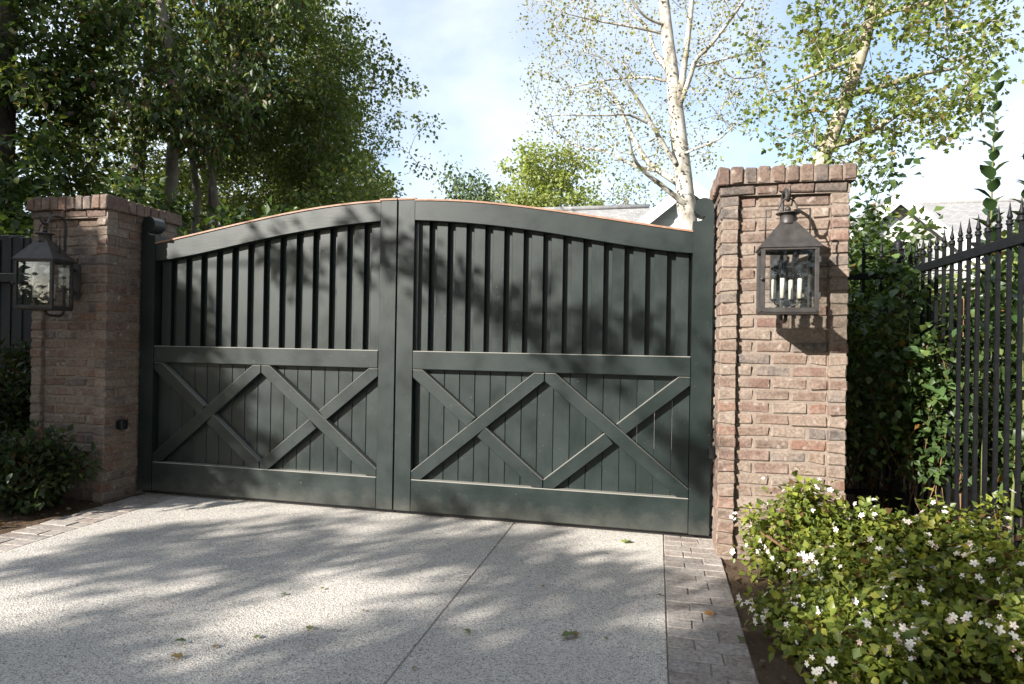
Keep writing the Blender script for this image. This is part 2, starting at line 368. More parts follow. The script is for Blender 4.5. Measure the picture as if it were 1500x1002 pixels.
def leaf_mesh(name, pos, dirs, nrm, length, width, palette, mat='leaf', rng=RNG, jitter=0.18, lobed=False):
    n = len(pos); d = unit(dirs); nn = unit(nrm - d*np.sum(nrm*d, axis=1, keepdims=True)); s = np.cross(d, nn)
    L = length[:, None]; W = width[:, None]
    if lobed:
        pts = [pos, pos+d*L*0.22+s*W*1.0+nn*L*0.06, pos+d*L*0.42+s*W*0.42, pos+d*L*0.62+s*W*0.75+nn*L*0.06, pos+d*L-nn*L*0.12,
               pos+d*L*0.62-s*W*0.75+nn*L*0.06, pos+d*L*0.42-s*W*0.42, pos+d*L*0.22-s*W*1.0+nn*L*0.06]
        loc_t = [(0,1,2),(0,2,6),(0,6,7),(2,3,4),(2,4,6),(4,5,6)]
    else:
        pts = [pos, pos+d*L*0.45+s*W+nn*L*0.10, pos+d*L-nn*L*0.10, pos+d*L*0.45-s*W+nn*L*0.10]
        loc_t = [(0,1,2),(0,2,3)]
    k = len(pts)
    V = np.stack(pts, axis=1).reshape(-1, 3)
    T = (np.arange(n)[:, None, None]*k + np.array(loc_t)[None]).reshape(-1, 3)
    pal = np.array([p[:3] for p in palette]); w = np.array([p[3] for p in palette]); w = w/w.sum()
    c = pal[rng.choice(len(pal), n, p=w)]*(1+rng.normal(0, jitter, (n, 1)))
    c = np.clip(c, 0.005, 0.9)
    return np_mesh(name, V, T, mat, np.repeat(c, k, axis=0))

def clump_leaves(centers, R, per, rng, flat=0.75, droop=0.35, outward=None, hollow=0.0):
    n = len(centers)
    cnt = np.maximum(3, (per*rng.uniform(0.55, 1.45, n)).astype(int))
    idx = np.repeat(np.arange(n), cnt); m = len(idx)
    off = unit(rng.normal(0, 1, (m, 3)))*(rng.random((m, 1))**0.55)
    Rr = (R*rng.uniform(0.65, 1.35, n))[idx][:, None] if np.isscalar(R) else R[idx][:, None]
    off[:, 2] *= flat
    pos = centers[idx] + off*Rr
    d = off*0.9 + rng.normal(0, 0.55, (m, 3)); d[:, 2] -= droop
    nr = rng.normal(0, 0.6, (m, 3)); nr[:, 2] += 1.0
    return pos, d, nr

def skeleton_mesh(polys, centers, rng, mat, tip=0.006, pipe=2.3, sides=5, bend=0.12, name='limbs'):
    """polys: list of (points, radii) traced limbs, first is the trunk; clump centres are joined on to the nearest limb."""
    mb = MB()
    nodes = []; par = []; fixed = []
    for pi, (pts, rad) in enumerate(polys):
        mb.tube(pts, rad, 10 if pi == 0 else 7, caps=True)
        for i, p in enumerate(pts): nodes.append(np.array(p, float)); par.append(-1); fixed.append(rad[i])
    N0 = len(nodes)
    P = np.array(nodes)
    if len(centers):
        dist = np.min(np.linalg.norm(centers[:, None]-P[None], axis=2), axis=1)
        order = np.argsort(dist)
        buf = np.zeros((N0+len(centers)*4, 3)); buf[:N0] = P; cnt = N0
        for ci in order:
            c = centers[ci]; dv = c-buf[:cnt]; dl = np.linalg.norm(dv, axis=1)
            cost = dl + 0.35*np.maximum(0, -dv[:, 2])
            j = int(np.argmin(cost)); L = dl[j]; k = 1 if L < 0.35 else (2 if L < 1.0 else 3)
            prev = j
            for q in range(1, k+1):
                f = q/k
                p = buf[j]*(1-f) + c*f
                if q < k: p = p + rng.normal(0, bend*L*0.5, 3) + np.array([0, 0, 0.10*L*math.sin(math.pi*f)])
                buf[cnt] = p; nodes.append(p); par.append(prev); fixed.append(None); prev = cnt; cnt += 1
        n = len(nodes); acc = np.zeros(n); r = np.zeros(n)
        for i in range(n-1, N0-1, -1):
            r[i] = max(tip, acc[i]**(1/pipe)); acc[par[i]] += r[i]**pipe
        for i in range(N0, n):
            p = par[i]; rp = r[i]*1.15 if p < N0 else min(r[p], r[i]*1.5)
            mb.tube([nodes[p], nodes[i]], [rp, r[i]], sides if r[i] > 0.02 else 4, caps=False)
    return mb.mesh(name, mat)

def ellipsoid_points(c, r, n, rng, shell=0.45, zmin=None):
    """clump centres spread through an ellipsoid, more of them near its surface"""
    u = unit(rng.normal(0, 1, (n*3, 3))); f = shell + (1-shell)*rng.random((n*3, 1))**0.6
    lump = 1 + 0.22*np.sin(u[:, :1]*5.1+c[0]*3) * np.cos(u[:, 1:2]*4.3+c[1]) + 0.12*np.sin(u[:, 2:3]*7+c[0])
    p = np.array(c) + u*f*lump*np.array(r)
    if zmin is not None: p = p[p[:, 2] > zmin]
    return p[:n]

def make_tree(name, label, cat, group, polys, centers, R, per, leaf_len, leaf_w, palette, bark, seed, flat=0.75, droop=0.35, lobed=False, tip=0.006, bend=0.12):
    rng = np.random.default_rng(seed)
    base = polys[0][0][0]
    root = thing(name, label, cat, (base[0], base[1], base[2]), 0, group)
    off = np.array(base)
    po = [([tuple(np.array(p)-off) for p in pts], rad) for pts, rad in polys]
    C = centers-off
    obj('trunk', skeleton_mesh(po, C, rng, bark, tip=tip, bend=bend, name='trunk'), root)
    pos, d, nr = clump_leaves(C, R, per, rng, flat, droop)
    m = len(pos); L = leaf_len*rng.uniform(0.6, 1.3, m)
    obj('crown', leaf_mesh('crown', pos, d, nr, L, L*leaf_w*rng.uniform(0.8, 1.2, m), palette, rng=rng, lobed=lobed), root)
    return root

# ------------------------------------------------------------------ ground, driveway, beds
mb = MB(); mb.add([(-500, -500, -0.06), (500, -500, -0.06), (500, 500, -0.06), (-500, 500, -0.06)], [(0, 1, 2, 3)])
tag(mb.build('ground', 'ground'), 'bare earth ground around the driveway', kind='structure')

drv = thing('driveway', 'pale exposed aggregate concrete driveway in front of the gate', None); drv['kind'] = 'structure'
JX = 0.9253; DL, DR = -1.885, 1.974
for i, (x0, x1) in enumerate(((DL, JX-0.0025), (JX+0.0025, DR))):
    mb = MB(); mb.cbox(x0, x1, -9.0, 0.16, -0.10, 0.0, 0.004); mb.build('slab', 'concrete', drv)
mb = MB(); mb.box(JX-0.0025, JX+0.0025, -9, 0.16, -0.1, -0.0035); mb.build('joint', 'mortar', drv)
for i, (x0, x1) in enumerate(((DL-0.35, JX-0.0025), (JX+0.0025, DR+0.35))):
    mb = MB(); mb.cbox(x0, x1, 0.17, 14.0, -0.10, -0.002, 0.004); mb.build('slab', 'concrete', drv)

def heightfield(name, x0, x1, y0, y1, nx, ny, fn, mat):
    X, Y = np.meshgrid(np.linspace(x0, x1, nx), np.linspace(y0, y1, ny)); Z = fn(X, Y)
    V = np.stack([X, Y, Z], -1).reshape(-1, 3); i = np.arange(nx*ny).reshape(ny, nx)
    a, b, c, d = i[:-1, :-1].ravel(), i[:-1, 1:].ravel(), i[1:, 1:].ravel(), i[1:, :-1].ravel()
    T = np.concatenate([np.stack([a, b, c], 1), np.stack([a, c, d], 1)])
    return obj(name, np_mesh(name, V, T, mat, smooth=True))
def bumps(X, Y, s):
    return 0.5*np.sin(X*9+s)*np.cos(Y*7.3+s*2)+0.3*np.sin(X*23+Y*17+s)+0.25*np.sin(X*41-Y*37)
b1 = heightfield('soil_bed', DR+0.33, 6.5, -4.5, 6.0, 110, 190, lambda X, Y: -0.012+0.012*bumps(X, Y, 1.3)+0.05*np.clip((X-2.4)/0.8, 0, 1), 'soil')
tag(b1, 'brown garden soil under the white flowering shrubs', kind='structure')
b2 = heightfield('soil_bed', -7.5, DL-0.35, -4.5, 3.0, 110, 150, lambda X, Y: -0.012+0.012*bumps(X, Y, 4.1)+0.05*np.clip((-2.4-X)/0.8, 0, 1), 'soil')
tag(b2, 'shaded garden soil beside the brick pillar with the small black box', kind='structure')

# ------------------------------------------------------------------ bricks
_bc = {}
def jitter_box(sx, sy, sz, bev, jit, rng):
    mb = MB(); mb.cbox(-sx/2, sx/2, -sy/2, sy/2, -sz/2, sz/2, bev)
    v = np.array(mb.v); key = np.sign(v)
    for kx in (-1, 1):
        for ky in (-1, 1):
            for kz in (-1, 1):
                m = (key == (kx, ky, kz)).all(axis=1); v[m] += rng.normal(0, jit, 3)
    v += rng.normal(0, jit*0.35, v.shape)
    mb.v = [tuple(x) for x in v]; return mb
def brick_mesh(sx, sy, sz, mat, jit=0.0028, nvar=6, bev=0.007):
    k = (round(sx, 3), round(sy, 3), round(sz, 3), mat)
    if k not in _bc:
        rng = np.random.default_rng(abs(hash(k[:3])) % 9999)
        _bc[k] = [jitter_box(sx, sy, sz, bev, jit, rng).mesh('brick', mat) for _ in range(nvar)]
    return random.choice(_bc[k])
def brick(parent, x0, x1, y0, y1, z0, z1, mat='brick', name='brick', tilt=0.008):
    return obj(name, brick_mesh(x1-x0, y1-y0, z1-z0, mat), parent, ((x0+x1)/2 + random.gauss(0, 0.0012), (y0+y1)/2 + random.gauss(0, 0.0022), (z0+z1)/2),
               (random.gauss(0, tilt*0.5), random.gauss(0, tilt*0.5), random.gauss(0, tilt)))

PW = 0.728; PF = -0.323; PT = 2.40; REC = 0.034; J = 0.013
def pillar(label, xc, gate_side):
    """gate_side = +1: the face that looks at the gate is the +x one"""
    root = thing('brick_pillar', label, 'pillar', (xc, 0, 0), 0, 'brick gate pillars')
    hw = PW/2; yb = PF+PW; W = 0.102
    m = MB(); i_ = 0.008
    m.box(-hw+i_, hw-i_, PF+REC+0.008, yb-i_, -0.05, 2.232)
    m.box(-hw+i_, -hw+W-0.006, PF+0.009, PF+REC+0.0079, -0.05, 2.232); m.box(hw-W+0.006, hw-i_, PF+0.009, PF+REC+0.0079, -0.05, 2.232)
    m.box(-hw+0.002, hw-0.002, PF+0.006, yb-0.002, 2.2321, 2.30); m.box(-hw-0.022, hw+0.022, PF-0.022, yb+0.022, 2.3001, PT-0.012)
    m.build('mortar', 'mortar', root)
    NC = 30; pitch = 2.235/NC; rear = MB()
    def rear_brick(x0, x1, y0, y1, z0, z1):
        g = jitter_box(x1-x0, y1-y0, z1-z0, 0.007, 0.0025, RNG); c = ((x0+x1)/2, (y0+y1)/2, (z0+z1)/2)
        rear.add([(a+c[0], b+c[1], d+c[2]) for a, b, d in g.v], g.f)
    vis = gate_side
    for k in range(NC):
        z0 = k*pitch + J*0.5; z1 = (k+1)*pitch - J*0.5
        # recessed panel
        xs = [-hw+W+0.003, hw-W-0.003]; width = xs[1]-xs[0]; half = 0.098; full = (width-half-2*J)/2
        lens = [half, full, full] if k % 2 else [full, full, half]
        x = xs[0]
        for L in lens: brick(root, x, x+L, PF+REC, PF+REC+0.09, z0, z1); x += L+J
        # corner bricks and the sides
        for s in (-1, 1):
            a, b = (-hw, -hw+W) if s < 0 else (hw-W, hw)
            y = PF; first = 0.205 if (k+(s > 0)) % 2 else 0.1
            seq = [first]; rem = PW-first-J
            while rem > 0.24: seq.append(0.2); rem -= 0.2+J
            if rem < 0.04: seq[-1] += rem+J
            else: seq.append(rem)
            for q, L in enumerate(seq):
                if q == 0 or s == vis: brick(root, a, b, y, y+L, z0, z1)
                else: rear_brick(a, b, y, y+L, z0, z1)
                y += L+J
        x = -hw+W+J
        while x < hw-W-J-0.05:
            L = min(0.2, hw-W-J-x); rear_brick(x, x+L, yb-0.09, yb, z0, z1); x += L+J
    # course under the cap
    z0, z1 = 2.2345+J*0.3, 2.297-J*0.3; e = 0.006
    for y0, y1 in ((PF-e, PF-e+0.1), (yb+e-0.1, yb+e)):
        x = -hw-e
        for L in (0.2, 0.12, 0.2, 0.18): 
            x1 = min(x+L, hw+e); brick(root, x, x1, y0, y1, z0, z1, 'cap_brick'); x = x1+J*0.5
    for s in (-1, 1):
        a, b = (-hw-e, -hw-e+0.1) if s < 0 else (hw+e-0.1, hw+e)
        y = PF-e+0.1+J*0.5
        for L in (0.17, 0.17, 0.165): brick(root, a, b, y, y+L, z0, z1, 'cap_brick'); y += L+J*0.5
    # rowlock cap
    o = 0.032; z0, z1 = 2.299, PT; n = 10; p = (PW+2*o)/n
    for y0, y1 in ((PF-o, PF-o+0.2), (yb+o-0.2, yb+o)):
        for k in range(n): brick(root, -hw-o+k*p+J*0.35, -hw-o+(k+1)*p-J*0.35, y0, y1, z0+random.uniform(-0.002, 0.002), z1+random.uniform(-0.005, 0.004), 'cap_brick', tilt=0.012)
    n2 = 5; ys = PF-o+0.2+J*0.4; p2 = (PW+2*o-0.4-J*0.8)/n2
    for s in (-1, 1):
        a, b = (-hw-o, -hw-o+0.2) if s < 0 else (hw+o-0.2, hw+o)
        for k in range(n2): brick(root, a, b, ys+k*p2+J*0.35, ys+(k+1)*p2-J*0.35, z0, z1+random.uniform(-0.004, 0.004), 'cap_brick', tilt=0.012)
    tag(rear.build('rear_bricks', 'brick', root), kind='stuff')
    return root
PX = 2.29+PW/2
pillar('brown brick gate pillar with lantern, flowering shrubs at its foot', PX, -1)
pillar('shaded brown brick gate pillar with lantern and small black box on its side', -PX, 1)

# paver borders
def border(x0, x1, ya, yb, label):
    root = thing('paver_border', label, None); root['kind'] = 'structure'
    m = MB(); m.box(x0, x1, ya, yb, -0.09, -0.005); m.build('sand_bed', 'mortar', root)
    y = yb; k = 0; W = x1-x0; g = 0.004
    while y > ya+0.11:
        h = 0.098
        cuts = [0.115, 0.225] if k % 2 == 0 else [0.225, 0.115]
        if k % 5 == 3: cuts = [0.17, 0.17]
        x = x0; sc = (W-g*len(cuts))/sum(cuts)
        for c in cuts:
            L = round(c*sc, 3)
            o = obj('paver', brick_mesh(L, h, 0.06, 'paver', 0.0014, 6, 0.0035), root, (x+g/2+L/2, y-h/2, -0.03+random.uniform(-0.0025, 0.002)), (random.gauss(0, 0.006), random.gauss(0, 0.005), random.gauss(0, 0.008)))
            x += L+g
        y -= h+g; k += 1
    return root
border(DR+0.002, DR+0.345, -4.2, 0.13, 'worn grey brown brick paver edging by the flowering shrubs')
border(DL-0.345, DL-0.002, -4.2, 0.13, 'shaded brick paver edging by the dark low shrub')

# ------------------------------------------------------------------ gate leaves
def interp(xs, ys, x): return float(np.interp(x, xs, ys))
TOPX = [0.138, 0.467, 0.752, 1.03, 1.298, 1.558, 1.814, 2.137]
TOPZ = [2.350, 2.333, 2.304, 2.264, 2.219, 2.172, 2.126, 2.070]
BOTX = [0.138, 0.469, 0.893, 1.30, 1.692, 2.137]
BOTZ = [2.206, 2.181, 2.131, 2.061, 1.990, 1.928]
_pt = np.polyfit(TOPX, TOPZ, 4); _pb = np.polyfit(BOTX, BOTZ, 4)
def ztop(x): return float(np.polyval(_pt, x))
def zbot(x): return float(np.polyval(_pb, x))
XI, XO = 0.138, 2.137; ZB0, ZB1, ZM0, ZM1 = 0.035, 0.2735, 1.094, 1.231
def gate_leaf(label, s):
    """built for the +x leaf, mirrored in x for the other"""
    root = thing('gate_leaf', label, 'gate', (s*1.14, 0, 0), 0, 'double driveway gate leaves')
    ox = s*1.14
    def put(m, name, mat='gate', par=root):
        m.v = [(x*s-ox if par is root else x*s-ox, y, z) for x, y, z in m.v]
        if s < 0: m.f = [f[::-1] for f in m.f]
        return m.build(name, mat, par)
    m = MB(); m.cbox(0.005, XI, 0.0, 0.11, ZB0, 2.360, 0.003); put(m, 'meeting_stile')
    # hinge post with a scroll top
    poly = [(XO, ZB0), (2.270, ZB0), (2.270, 2.235)]
    cx_, cz_, R = 2.2065, 2.237, 0.0625
    poly += [(cx_+R*math.cos(a), cz_+R*math.sin(a)) for a in np.linspace(0.02, math.pi*1.54, 30)]
    poly += [(2.210, 2.166), (2.202, 2.155), (2.187, 2.147), (2.168, 2.143), (2.150, 2.143), (XO, 2.146)]
    m = MB(); m.prism(poly, -0.004, 0.115); put(m, 'hinge_post')
    # curved top rail
    n = 36; xs = np.linspace(XI+0.0006, XO-0.0006, n+1)
    V = []; F = []
    for x in xs:
        zt, zb = ztop(x), zbot(x)
        V += [(x, 0.001, zb+0.003), (x, 0.001, zt), (x, 0.11, zt), (x, 0.11, zb), (x, 0.004, zb)]
    for i in range(n):
        for k in range(5):
            k2 = (k+1) % 5; F.append((i*5+k, i*5+k2, (i+1)*5+k2, (i+1)*5+k))
    F.append((4, 3, 2, 1, 0)); F.append(tuple(n*5+k for k in range(5)))
    m = MB(); m.add(V, [f[::-1] for f in F]); put(m, 'top_rail', 'gate_rail')
    # reddish cap strip, stepped over the stile
    m = MB(); V = []; F = []
    for x in xs:
        zt = ztop(x); V += [(x, -0.007, zt+0.0005), (x, -0.007, zt+0.013), (x, 0.118, zt+0.013), (x, 0.118, zt+0.0005)]
    for i in range(n):
        for k in range(4):
            k2 = (k+1) % 4; F.append((i*4+k, (i+1)*4+k, (i+1)*4+k2, i*4+k2))
    F.append((0, 1, 2, 3)); F.append(tuple(n*4+k for k in (3, 2, 1, 0)))
    m.add(V, F); m.box(0.005, XI+0.006, -0.007, 0.118, 2.3605, 2.373); m.box(XI+0.0002, XI+0.011, -0.0068, 0.1178, ztop(XI)+0.012, 2.3604); put(m, 'cap_strip', 'redwood')
    m = MB(); m.cbox(XI+0.0006, XO-0.0006, -0.004, 0.108, ZM0, ZM1, 0.005); put(m, 'middle_rail', 'gate_rail')
    m = MB(); m.cbox(XI+0.0006, XO-0.0006, 0.0005, 0.108, ZB0+0.001, ZB1, 0.005); put(m, 'bottom_rail', 'gate_rail')
    m = MB(); m.box(0.006, 2.268, 0.045, 0.085, 0.006, ZB0+0.0005); put(m, 'bottom_strip', 'plastic')  # dark strip closing the gap between leaf and ground
    # upper slats and the boards behind the gaps
    p = 0.1447
    for k in range(14):
        x1 = XI+0.098+k*p; x0 = max(XI-0.01, x1-0.087)
        zt = max(zbot(max(x0, XI)), zbot(min(x1, XO)))+0.03
        m = MB(); m.cbox(x0, x1, 0.056+random.uniform(-0.0015, 0.0015), 0.094, ZM1-0.02, zt, 0.003); put(m, 'slat')
    for k in range(14):
        a = XI+0.098+k*p-0.012; b = a+p-0.087+0.024
        b = min(b, XO-0.001)
        m = MB(); m.cbox(a, b, 0.0945, 0.107, ZM1-0.02, zbot(min(max(a, XI), XO))+0.02, 0.001); put(m, 'backing_board')
    # tongue and groove boards
    nb = 17; w = (XO-XI)/nb
    for k in range(nb):
        m = MB(); m.cbox(XI+k*w+0.0006, XI+(k+1)*w-0.0006, 0.055+random.uniform(-0.0006, 0.0006), 0.08, ZB1-0.02, ZM0+0.02, 0.0042); put(m, 'board')
    # two X braces; one arm of each runs through, the other is cut in two
    xm = (XI+XO)/2; hw = 0.047
    def arm(x0, z0, x1, z1, y0, cut=None, trim=False):
        d = Vector((x1-x0, z1-z0)).normalized(); nrm = Vector((-d.y, d.x))
        segs = [(0.0, 1.0)] if cut is None else [(0.0, 0.5-cut), (0.5+cut, 1.0)]
        A, B = Vector((x0, z0)), Vector((x1, z1))
        lo_x, hi_x = min(x0, x1), max(x0, x1)
        for a, b in segs:
            P0, P1 = A.lerp(B, a), A.lerp(B, b)
            ext0 = 0.14 if a == 0 else 0.0; ext1 = 0.14 if b == 1 else 0.0
            pl = [P0-d*ext0-nrm*hw, P1+d*ext1-nrm*hw, P1+d*ext1+nrm*hw, P0-d*ext0+nrm*hw]
            # clip to the panel
            def clip(poly, inside, cross):
                out = []
                for i in range(len(poly)):
                    c, e = poly[i], poly[(i+1) % len(poly)]
                    if inside(c): out.append(c)
                    if inside(c) != inside(e): out.append(cross(c, e))
                return out
            for ax, lim, sg in ((0, lo_x, 1), (0, hi_x, -1), (1, ZB1+0.0008, 1), (1, ZM0-0.0008, -1)):
                pl = clip(pl, lambda q: (q[ax]-lim)*sg >= 0, lambda c, e: c.lerp(e, (lim-c[ax])/(e[ax]-c[ax])))
            m = MB(); poly = [(q.x, q.y) for q in pl]
            area = sum(poly[i][0]*poly[(i+1) % len(poly)][1]-poly[(i+1) % len(poly)][0]*poly[i][1] for i in range(len(poly)))
            if area < 0: poly = poly[::-1]
            # bevelled front edge
            cx0 = sum(q[0] for q in poly)/len(poly); cz0 = sum(q[1] for q in poly)/len(poly)
            nn = len(poly); fr = []
            for i in range(nn):
                p0, p1, p2 = Vector(poly[i-1]), Vector(poly[i]), Vector(poly[(i+1) % nn])
                e1 = (p1-p0).normalized(); e2 = (p2-p1).normalized()
                n1 = Vector((-e1.y, e1.x)); n2 = Vector((-e2.y, e2.x)); bis = (n1+n2)
                bis = bis/max(0.4, 1+n1.dot(n2)); fr.append(p1+bis*0.004)
            V = [(q.x, y0, q.y) for q in fr]+[(q[0], y0+0.004, q[1]) for q in poly]+[(q[0], 0.0545, q[1]) for q in poly]
            F = [tuple(range(nn)), tuple(range(3*nn-1, 2*nn-1, -1))]
            for i in range(nn):
                i2 = (i+1) % nn; F.append((i2, i, nn+i, nn+i2)); F.append((nn+i2, nn+i, 2*nn+i, 2*nn+i2))
            m.add(V, F); put(m, 'brace', 'gate_rail')
    cut = 0.0475/math.hypot(xm-XI, ZM0-ZB1)
    L, Rr = (XI+0.002, xm-0.002), (xm+0.002, XO-0.002)
    # for the mirrored leaf the arms swap so that both leaves read alike
    inner_rising = (s > 0)
    dz = 0.075
    for (a, b), rising in ((L, inner_rising), (Rr, not inner_rising)):
        up = (a+0.05, ZB1-0.0+0.03, b-0.05, ZM0-0.03); dn = (a+0.05, ZM0-0.03, b-0.05, ZB1+0.03)
        up = (a, ZB1, b, ZM0); dn = (a, ZM0, b, ZB1)
        # in mirrored coordinates a rising arm falls
        thru, cutd = (up, dn) if rising == (s > 0) or s < 0 and rising is False else (dn, up)
        if s > 0: thru, cutd = (up, dn) if rising else (dn, up)
        else: thru, cutd = (up, dn) if not rising else (dn, up)
        arm(*thru, 0.002); arm(*cutd, 0.003, cut=cut*1.06)
    return root
gate_leaf('dark green arched gate leaf hinged on the pillar beside the flowering shrubs', 1)
gate_leaf('dark green arched gate leaf hinged on the pillar with the small black box', -1)

# ------------------------------------------------------------------ gate sensors
def sensor(label, x, y, z, s):
    root = thing('gate_sensor', label, 'sensor', (x, y, z))
    m = MB(); m.cbox(min(0, s*0.04), max(0, s*0.04), -0.032, 0.032, -0.04, 0.04, 0.005); m.build('housing', 'plastic', root)
    m = MB(); m.tube([(s*0.0402, 0, 0), (s*0.048, 0, 0)], 0.018, 12); m.build('lens', 'iron', root)
    m = MB(); m.cbox(min(s*0.001, s*0.012), max(s*0.001, s*0.012), -0.055, -0.0325, -0.032, 0.036, 0.003); m.build('conduit', 'iron', root)
sensor('small black box fixed to the side of the shaded brick pillar', -2.289, -0.16, 0.592, 1)
sensor('small black box on the pillar edge beside the bushes with white flowers', 2.289, -0.13, 0.615, -1)

# ------------------------------------------------------------------ lanterns
def lantern(label, xc, turn):
    root = thing('wall_lantern', label, 'lantern', (xc, PF+REC, 1.45), 0, 'lanterns on the brick pillars')
    oy = PF+REC; oz = 1.45
    W, D = 0.30, 0.215; yf = -0.665-oy; yb = yf+D; z0, z1 = 1.502-oz, 1.868-oz; yc = (yf+yb)/2
    hx = W/2; b = 0.022
    m = MB()
    for sx in (-1, 1):
        for yy in (yf, yb-b):
            xa, xb2 = (-hx, -hx+b) if sx < 0 else (hx-b, hx)
            m.cbox(xa, xb2, yy, yy+b, z0, z1, 0.002)
    for (za, zb) in ((z0-0.004, z0+b), (z1-b, z1+0.002)):
        for yy in (yf-0.002, yb-b+0.002): m.cbox(-hx+b*0.5, hx-b*0.5, yy, yy+b, za, zb, 0.002)
        for xa in (-hx-0.002, hx-b+0.002): m.cbox(xa, xa+b, yf+b*0.5, yb-b*0.5, za+0.001, zb-0.001, 0.002)
    fr = m.build('frame', 'lantern', root)
    m = MB(); m.cbox(-hx+0.003, hx-0.003, yf+0.003, yb-0.003, z0-0.012, z0-0.004, 0.002); m.build('base_plate', 'lantern', root)
    for i in range(2):
        m = MB(); m.cbox(hx-0.004, hx+0.008, yf-0.006, yf+0.008, z0+0.07+i*0.2, z0+0.105+i*0.2, 0.002); m.build('hinge', 'lantern', fr)
    m = MB(); m.lathe([(0.004, 0), (0.01, 0.004), (0.011, 0.012), (0.005, 0.018)], (-hx+0.004, yf-0.010, (z0+z1)/2-0.01), 8); m.build('latch', 'lantern', fr)
    for (a, c2, d0, d1) in ((-hx+b-0.003, hx-b+0.003, yf+0.009, yf+0.012), (-hx+b-0.003, hx-b+0.003, yb-0.012, yb-0.009)):
        m = MB(); m.box(a, c2, d0, d1, z0+b-0.004, z1-b+0.004); m.build('pane', 'glass', root)
    for xa in (-hx+0.009, hx-0.012):
        m = MB(); m.box(xa, xa+0.003, yf+b-0.003, yb-b+0.003, z0+b-0.004, z1-b+0.004); m.build('pane', 'glass', root)
    # hipped roof with a small eave, neck, cap disc and finial
    e = 0.009; zt = z1+0.146; nk = 0.043
    m = MB()
    rr = [(-hx-e, yf-e), (hx+e, yf-e), (hx+e, yb+e), (-hx-e, yb+e)]
    tt = [(-nk, yc-nk*0.8), (nk, yc-nk*0.8), (nk, yc+nk*0.8), (-nk, yc+nk*0.8)]
    V = [(x, y, z1-0.008) for x, y in rr]+[(x, y, z1+0.003) for x, y in rr]+[(x, y, zt) for x, y in tt]
    F = [(3, 2, 1, 0), (8, 9, 10, 11)]+[(i, (i+1) % 4, 4+(i+1) % 4, 4+i) for i in range(4)]+[(4+i, 4+(i+1) % 4, 8+(i+1) % 4, 8+i) for i in range(4)]
    m.add(V, F); roof = m.build('roof', 'lantern', root)
    m = MB(); m.lathe([(nk+0.004, -0.012), (nk, 0.0), (nk, 0.045), (nk+0.004, 0.05)], (0, yc, zt), 18); m.build('neck', 'lantern', roof)
    m = MB(); m.lathe([(nk+0.006, 0.0), (0.064, 0.002), (0.066, 0.006), (0.05, 0.012), (0.014, 0.016)], (0, yc, zt+0.048), 20); m.build('cap_disc', 'lantern', roof)
    m = MB(); m.lathe([(0.004, 0), (0.014, 0.006), (0.017, 0.016), (0.013, 0.027), (0.003, 0.033)], (0, yc, zt+0.062), 12); m.build('finial', 'lantern', roof)
    # stirrup
    zs = zt+0.078; w2 = 0.118; zr = z1+0.045
    m = MB(); m.tube([(-w2, yc, zr), (-w2, yc, zs), (-0.048, yc, zs)]+[(0.048*math.cos(a), yc, zs+0.062*math.sin(a)) for a in np.linspace(math.pi*0.96, math.pi*0.04, 11)]+[(0.048, yc, zs), (w2, yc, zs), (w2, yc, zr)], 0.0048, 6)
    m.build('stirrup', 'lantern', root)
    # bracket: wall bar with a hook arm above and a curl below
    zh = zs+0.062
    pts = [(0.0, yc-0.05, zh+0.062), (0, yc-0.042, zh+0.03), (0, yc-0.028, zh+0.002), (0, yc-0.006, zh-0.012), (0, yc+0.018, zh-0.004), (0, yc+0.032, zh+0.022), (0, yc+0.045, zh+0.05),
           (0, yc+0.072, zh+0.066), (0, yc+0.125, zh+0.066), (0, yc+0.155, zh+0.052), (0, yc+0.165, zh+0.022)]
    pts += [(0, yc+0.165, z) for z in np.linspace(zh-0.06, z0-0.012, 6)] + [(0, yc+0.155, z0-0.036), (0, yc+0.13, z0-0.05), (0, yc+0.05, z0-0.05), (0, yc+0.02, z0-0.038), (0, yc+0.012, z0-0.012)]
    m = MB(); m.tube(pts, [0.004, 0.008, 0.0105]+[0.0105]*(len(pts)-3), 10); br_ = m.build('bracket', 'lantern', root)
    yw = -0.004
    m = MB(); m.cbox(-0.05, 0.05, -0.016, yw, 0.14, 0.42, 0.004); m.build('back_plate', 'lantern', br_)
    for zz in (0.19, 0.37):
        m = MB(); m.tube([(0, yc+0.165, zz), (0, -0.012, zz)], 0.011, 10); m.build('stand_off', 'lantern', br_)
    # candle cluster
    cl = MB(); zc = z0+0.045
    cl.lathe([(0.004, -0.018), (0.014, -0.008), (0.022, 0.004), (0.014, 0.018), (0.006, 0.026)], (0, yc, zc), 12)
    cl.tube([(0, yc, z0-0.004), (0, yc, zc)], 0.006, 8)
    tips = []
    for k in range(4):
        a = math.pi*0.25+k*math.pi/2+0.35; r = 0.072; ca, sa = math.cos(a), math.sin(a)*0.8
        cl.tube([(0, yc, zc), (ca*r*0.5, yc+sa*r*0.5, zc-0.006), (ca*r*0.85, yc+sa*r*0.85, zc+0.002), (ca*r, yc+sa*r, zc+0.026)], 0.0042, 6)
        cl.lathe([(0.005, 0), (0.019, 0.006), (0.021, 0.011), (0.012, 0.013)], (ca*r, yc+sa*r, zc+0.022), 12); tips.append((ca*r, yc+sa*r))
    cl.build('candle_arms', 'lantern', root)
    for (x, y) in tips:
        m = MB(); m.lathe([(0.0125, 0), (0.0125, 0.108), (0.010, 0.112)], (x, y, zc+0.034), 12); c_ = m.build('candle', 'candle', root)
        m = MB(); m.lathe([(0.006, 0), (0.012, 0.012), (0.0145, 0.026), (0.011, 0.045), (0.005, 0.062), (0.0015, 0.072)], (x, y, zc+0.146), 10); m.build('bulb', 'bulb', c_)
